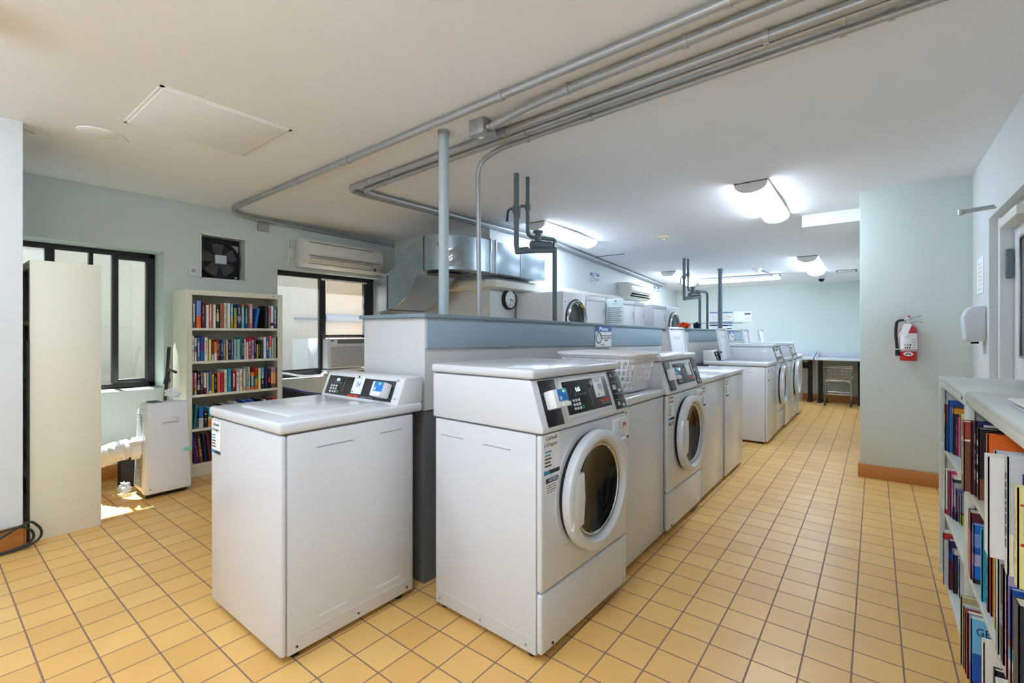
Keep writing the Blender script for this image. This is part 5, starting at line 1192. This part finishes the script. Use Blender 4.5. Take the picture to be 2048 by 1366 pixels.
p = MB(); p.prism([(ex - .02, 1.372), (ex + .03, 1.376), (ex + .075, 1.392), (ex + .08, 1.384), (ex + .03, 1.366), (ex - .02, 1.364)], ey - .009, ey + .009, M_chrome, 'y', .002); p.prism([(ex, 1.352), (ex + .05, 1.346), (ex + .09, 1.336), (ex + .09, 1.330), (ex + .04, 1.338), (ex, 1.344)], ey - .009, ey + .009, M_chrome, 'y', .002); p.build('handle', t)
p = MB(); p.tube([(ex - .005, ey - .014, 1.38), (ex + .01, ey - .014, 1.38)], .008, M_red_ext, 10); p.tube([(ex - .015, ey, 1.38), (ex - .027, ey, 1.43)], .0015, M_steel, 5); p.build('safety_pin', t)
p = MB(); p.tube(fillet([(ex - .03, ey - .005, 1.355), (ex - .075, ey - .005, 1.345), (ex - .082, ey - .005, 1.25), (ex - .072, ey - .01, 1.12), (ex - .070, ey - .01, 1.06)], .05, 6), .0105, M_rubber, 12); p.tube([(ex - .071, ey - .01, 1.115), (ex - .0705, ey - .01, 1.06)], .0145, M_rubber, 12); p.tube([(ex - .0715, ey - .01, 1.118), (ex - .071, ey - .01, 1.110)], .015, M_key, 12); p.build('hose', t, label='black discharge hose')
p = MB(); p.hexa([(ex - .066, ey - .068, 1.222), (ex - .012, ey - .066, 1.226), (ex - .012, ey - .0655, 1.226), (ex - .066, ey - .0675, 1.222), (ex - .03, ey - .045, 1.325), (ex + .022, ey - .045, 1.322), (ex + .022, ey - .0445, 1.322), (ex - .03, ey - .0445, 1.325)], M_paper); tg = p.build('inspection_tag', t, label='white paper tag')
p = MB(); p.box(ex - .03, ex + .03, ey + .055, YP - .0005, 1.22, 1.30, M_steel, .003); p.box(ex - .012, ex + .012, ey + .02, YP - .0005, 1.345, 1.352, M_steel); p.build('wall_bracket', t)

# ------------------------------------------------------------------ right wall: dispenser, notice, door
t = thing('soap_dispenser', 'pale grey rounded dispenser on the right-hand wall before the door', 'dispenser', (XR, 4.58, 1.18))
p = MB(); p.prism([(XR, 1.19), (XR - .085, 1.185), (XR - .105, 1.20), (XR - .115, 1.36), (XR - .095, 1.415), (XR - .06, 1.436), (XR, 1.436)], 4.50, 4.64, mat('dispenser_grey', (216, 220, 228), .35), 'y', .012); p.build('cover', t)
p = MB(); p.box(XR - .07, XR - .03, 4.55, 4.59, 1.172, 1.19, M_blackm, .004); p.box(XR - .109, XR - .095, 4.52, 4.62, 1.23, 1.38, mat('dispenser_grey', (216, 220, 228)), .004); p.build('nozzle', t)
t = thing('wall_notice', 'narrow white sheet on the right-hand wall above the dispenser', 'notice', (XR, 4.75, 1.5))
p = MB(); p.box(XR - .004, XR - .0005, 4.60, 4.85, 1.53, 1.79, M_paper); p.build('sheet', t)
p = MB()
for k in range(7): p.box(XR - .005, XR - .004, 4.64, 4.80 - .02 * (k % 2), 1.56 + .03 * k, 1.567 + .03 * k, M_key)
p.build('print', t)
d = bpy.data.objects.new('door_1', None); C.objects.link(d); d.location = (.72, 3.9, 0); d['kind'] = 'structure'
p = MB(); p.box(.64, .76, 4.345, DY1, 0, DZ, M_wallw, .003); p.box(.64, .76, DY0, 3.37, 0, DZ, M_wallw, .003); p.box(.66, .76, DY0, DY1, 1.965, DZ, M_wallw, .003); p.build('door_frame', d)
p = MB(); p.box(.705, .75, 4.19, 4.34, 0, 1.96, M_white2, .003); p.box(.705, .75, 3.375, 3.52, 0, 1.96, M_white2, .003); p.box(.705, .75, 3.52, 4.19, 1.84, 1.96, M_white2); p.box(.705, .75, 3.52, 4.19, 0, 1.10, M_white2); p.build('door_leaf', d)
p = MB(); p.box(.698, .708, 4.175, 4.19, 1.10, 1.84, M_steel, .002); p.box(.698, .708, 3.52, 3.535, 1.10, 1.84, M_steel, .002); p.box(.698, .708, 3.52, 4.19, 1.83, 1.845, M_steel); p.box(.698, .708, 3.52, 4.19, 1.095, 1.11, M_steel); p.build('glazing_bead', d)
p = MB(); p.box(.726, .730, 3.53, 4.18, 1.10, 1.84, M_glassd); p.build('pane', d)
p = MB(); p.box(.665, .70, 4.325, 4.365, 1.60, 1.79, M_pipe, .008); p.box(.665, .70, 4.325, 4.365, .25, .44, M_pipe, .008); p.build('hinge', d)
p = MB(); p.box(.63, .71, 3.85, 4.32, 1.92, 1.985, M_cream, .012); p.build('closer_body', d)
p = MB(); p.tube([(.447, 4.268, 2.055), (.76, 4.20, 2.065)], .008, M_conduit, 8); p.tube([(.447, 4.268, 2.04), (.64, 4.15, 2.035), (.69, 4.05, 1.985)], .006, M_conduit, 8); p.tube([(.447, 4.268, 2.03), (.447, 4.268, 2.065)], .014, M_conduit, 12); p.build('closer_arm', d)
b = MB(); b.box(.76, 1.0, DY0 - .1, DY1 + .1, 0, 2.1, M_wallw); struct(b, 'wall_lobby')

# ------------------------------------------------------------------ left corner: cables, chair
pts = [[(-3.90, .20, .135), (-3.90, .303, .121), (-3.89, .361, .132), (-3.89, .40, .125), (-3.88, .432, .09), (-3.88, .436, .051), (-3.88, .411, .022), (-3.87, .342, .010), (-3.87, .24, .010), (-3.87, .1, .01)],
       [(-3.852, .15, .02), (-3.852, .28, .09), (-3.852, .37, .14), (-3.852, .42, .165), (-3.852, .465, .10), (-3.852, .462, .05), (-3.852, .42, .022), (-3.852, .36, .012), (-3.852, .25, .01), (-3.852, .08, .01)]]
for k, P in enumerate(pts):
    p = MB(); p.tube(fillet(P, .05, 5), .0065, M_cable, 8); one(p, 'power_cable', ['inner loop of dark cable on the floor by the near left wall corner', 'outer loop of dark cable on the floor by the near left wall corner'][k], 'cable', 'dark cables by the left wall')
p = MB(); p.tube([(-3.96, .417, .0), (-3.96, .417, 1.2)], .006, M_blackm, 8); one(p, 'hanging_cable', 'black cable hanging straight down between the left wall and the blank bookcase side', 'cable')
t = thing('black_chair', 'black padded chair between the tall bookcase and the free-standing top-load washer', 'chair', (-4.5, 2.58, 0))
p = MB(); n = 12
prof = [(2.29, .692), (2.40, .660), (2.55, .617), (2.70, .585), (2.84, .560)]
p.prism([(2.29, .38), (2.84, .38)] + prof[::-1], -4.80, -4.74, M_blackm, 'x', .018); p.build('backrest', t)
p = MB(); p.tube([(-4.77, y, z + .004) for y, z in prof], .012, mat('chair_highlight', (70, 70, 110), .5), 8); p.build('edge_highlight', t, label='violet-grey highlight painted along the top edge')  # lavender highlight on the chair back, painted as a lighter strip
p = MB(); p.box(-4.74, -4.30, 2.30, 2.83, .38, .46, M_blackm, .02); p.build('seat', t)
for x in (-4.72, -4.34):
    for y in (2.33, 2.80): p = MB(); p.tube([(x, y, 0), (x, y, .39)], .014, M_blackm, 10); p.build('leg', t)

# ------------------------------------------------------------------ daylight
w = bpy.data.worlds.new('sky'); bpy.context.scene.world = w; w.use_nodes = True
nt = w.node_tree; bg = nt.nodes['Background']
st = nt.nodes.new('ShaderNodeTexSky'); st.sky_type = 'HOSEK_WILKIE'; st.turbidity = 3; st.sun_direction = Vector((-.55, -.25, .8)).normalized()
nt.links.new(st.outputs['Color'], bg.inputs['Color']); bg.inputs['Strength'].default_value = 2.8
sl = bpy.data.lights.new('sun', 'SUN'); sl.energy = 24.0; sl.angle = R(.6); sl.color = (1, .96, .9)
so = bpy.data.objects.new('sun', sl); C.objects.link(so)
so.rotation_euler = Vector((.69, .0, -1.0)).to_track_quat('-Z', 'Y').to_euler()
# view
sc = bpy.context.scene
sc.view_settings.view_transform = 'Standard'; sc.view_settings.look = 'None'; sc.view_settings.gamma = 1.0
sc.view_settings.exposure = 0.40
sc.view_settings.use_curve_mapping = False
cy_ = sc.cycles
cy_.max_bounces = 10; cy_.diffuse_bounces = 6; cy_.glossy_bounces = 4; cy_.transparent_max_bounces = 12; cy_.sample_clamp_indirect = 6.0
cy_.use_denoising = True; cy_.caustics_reflective = False; cy_.caustics_refractive = False
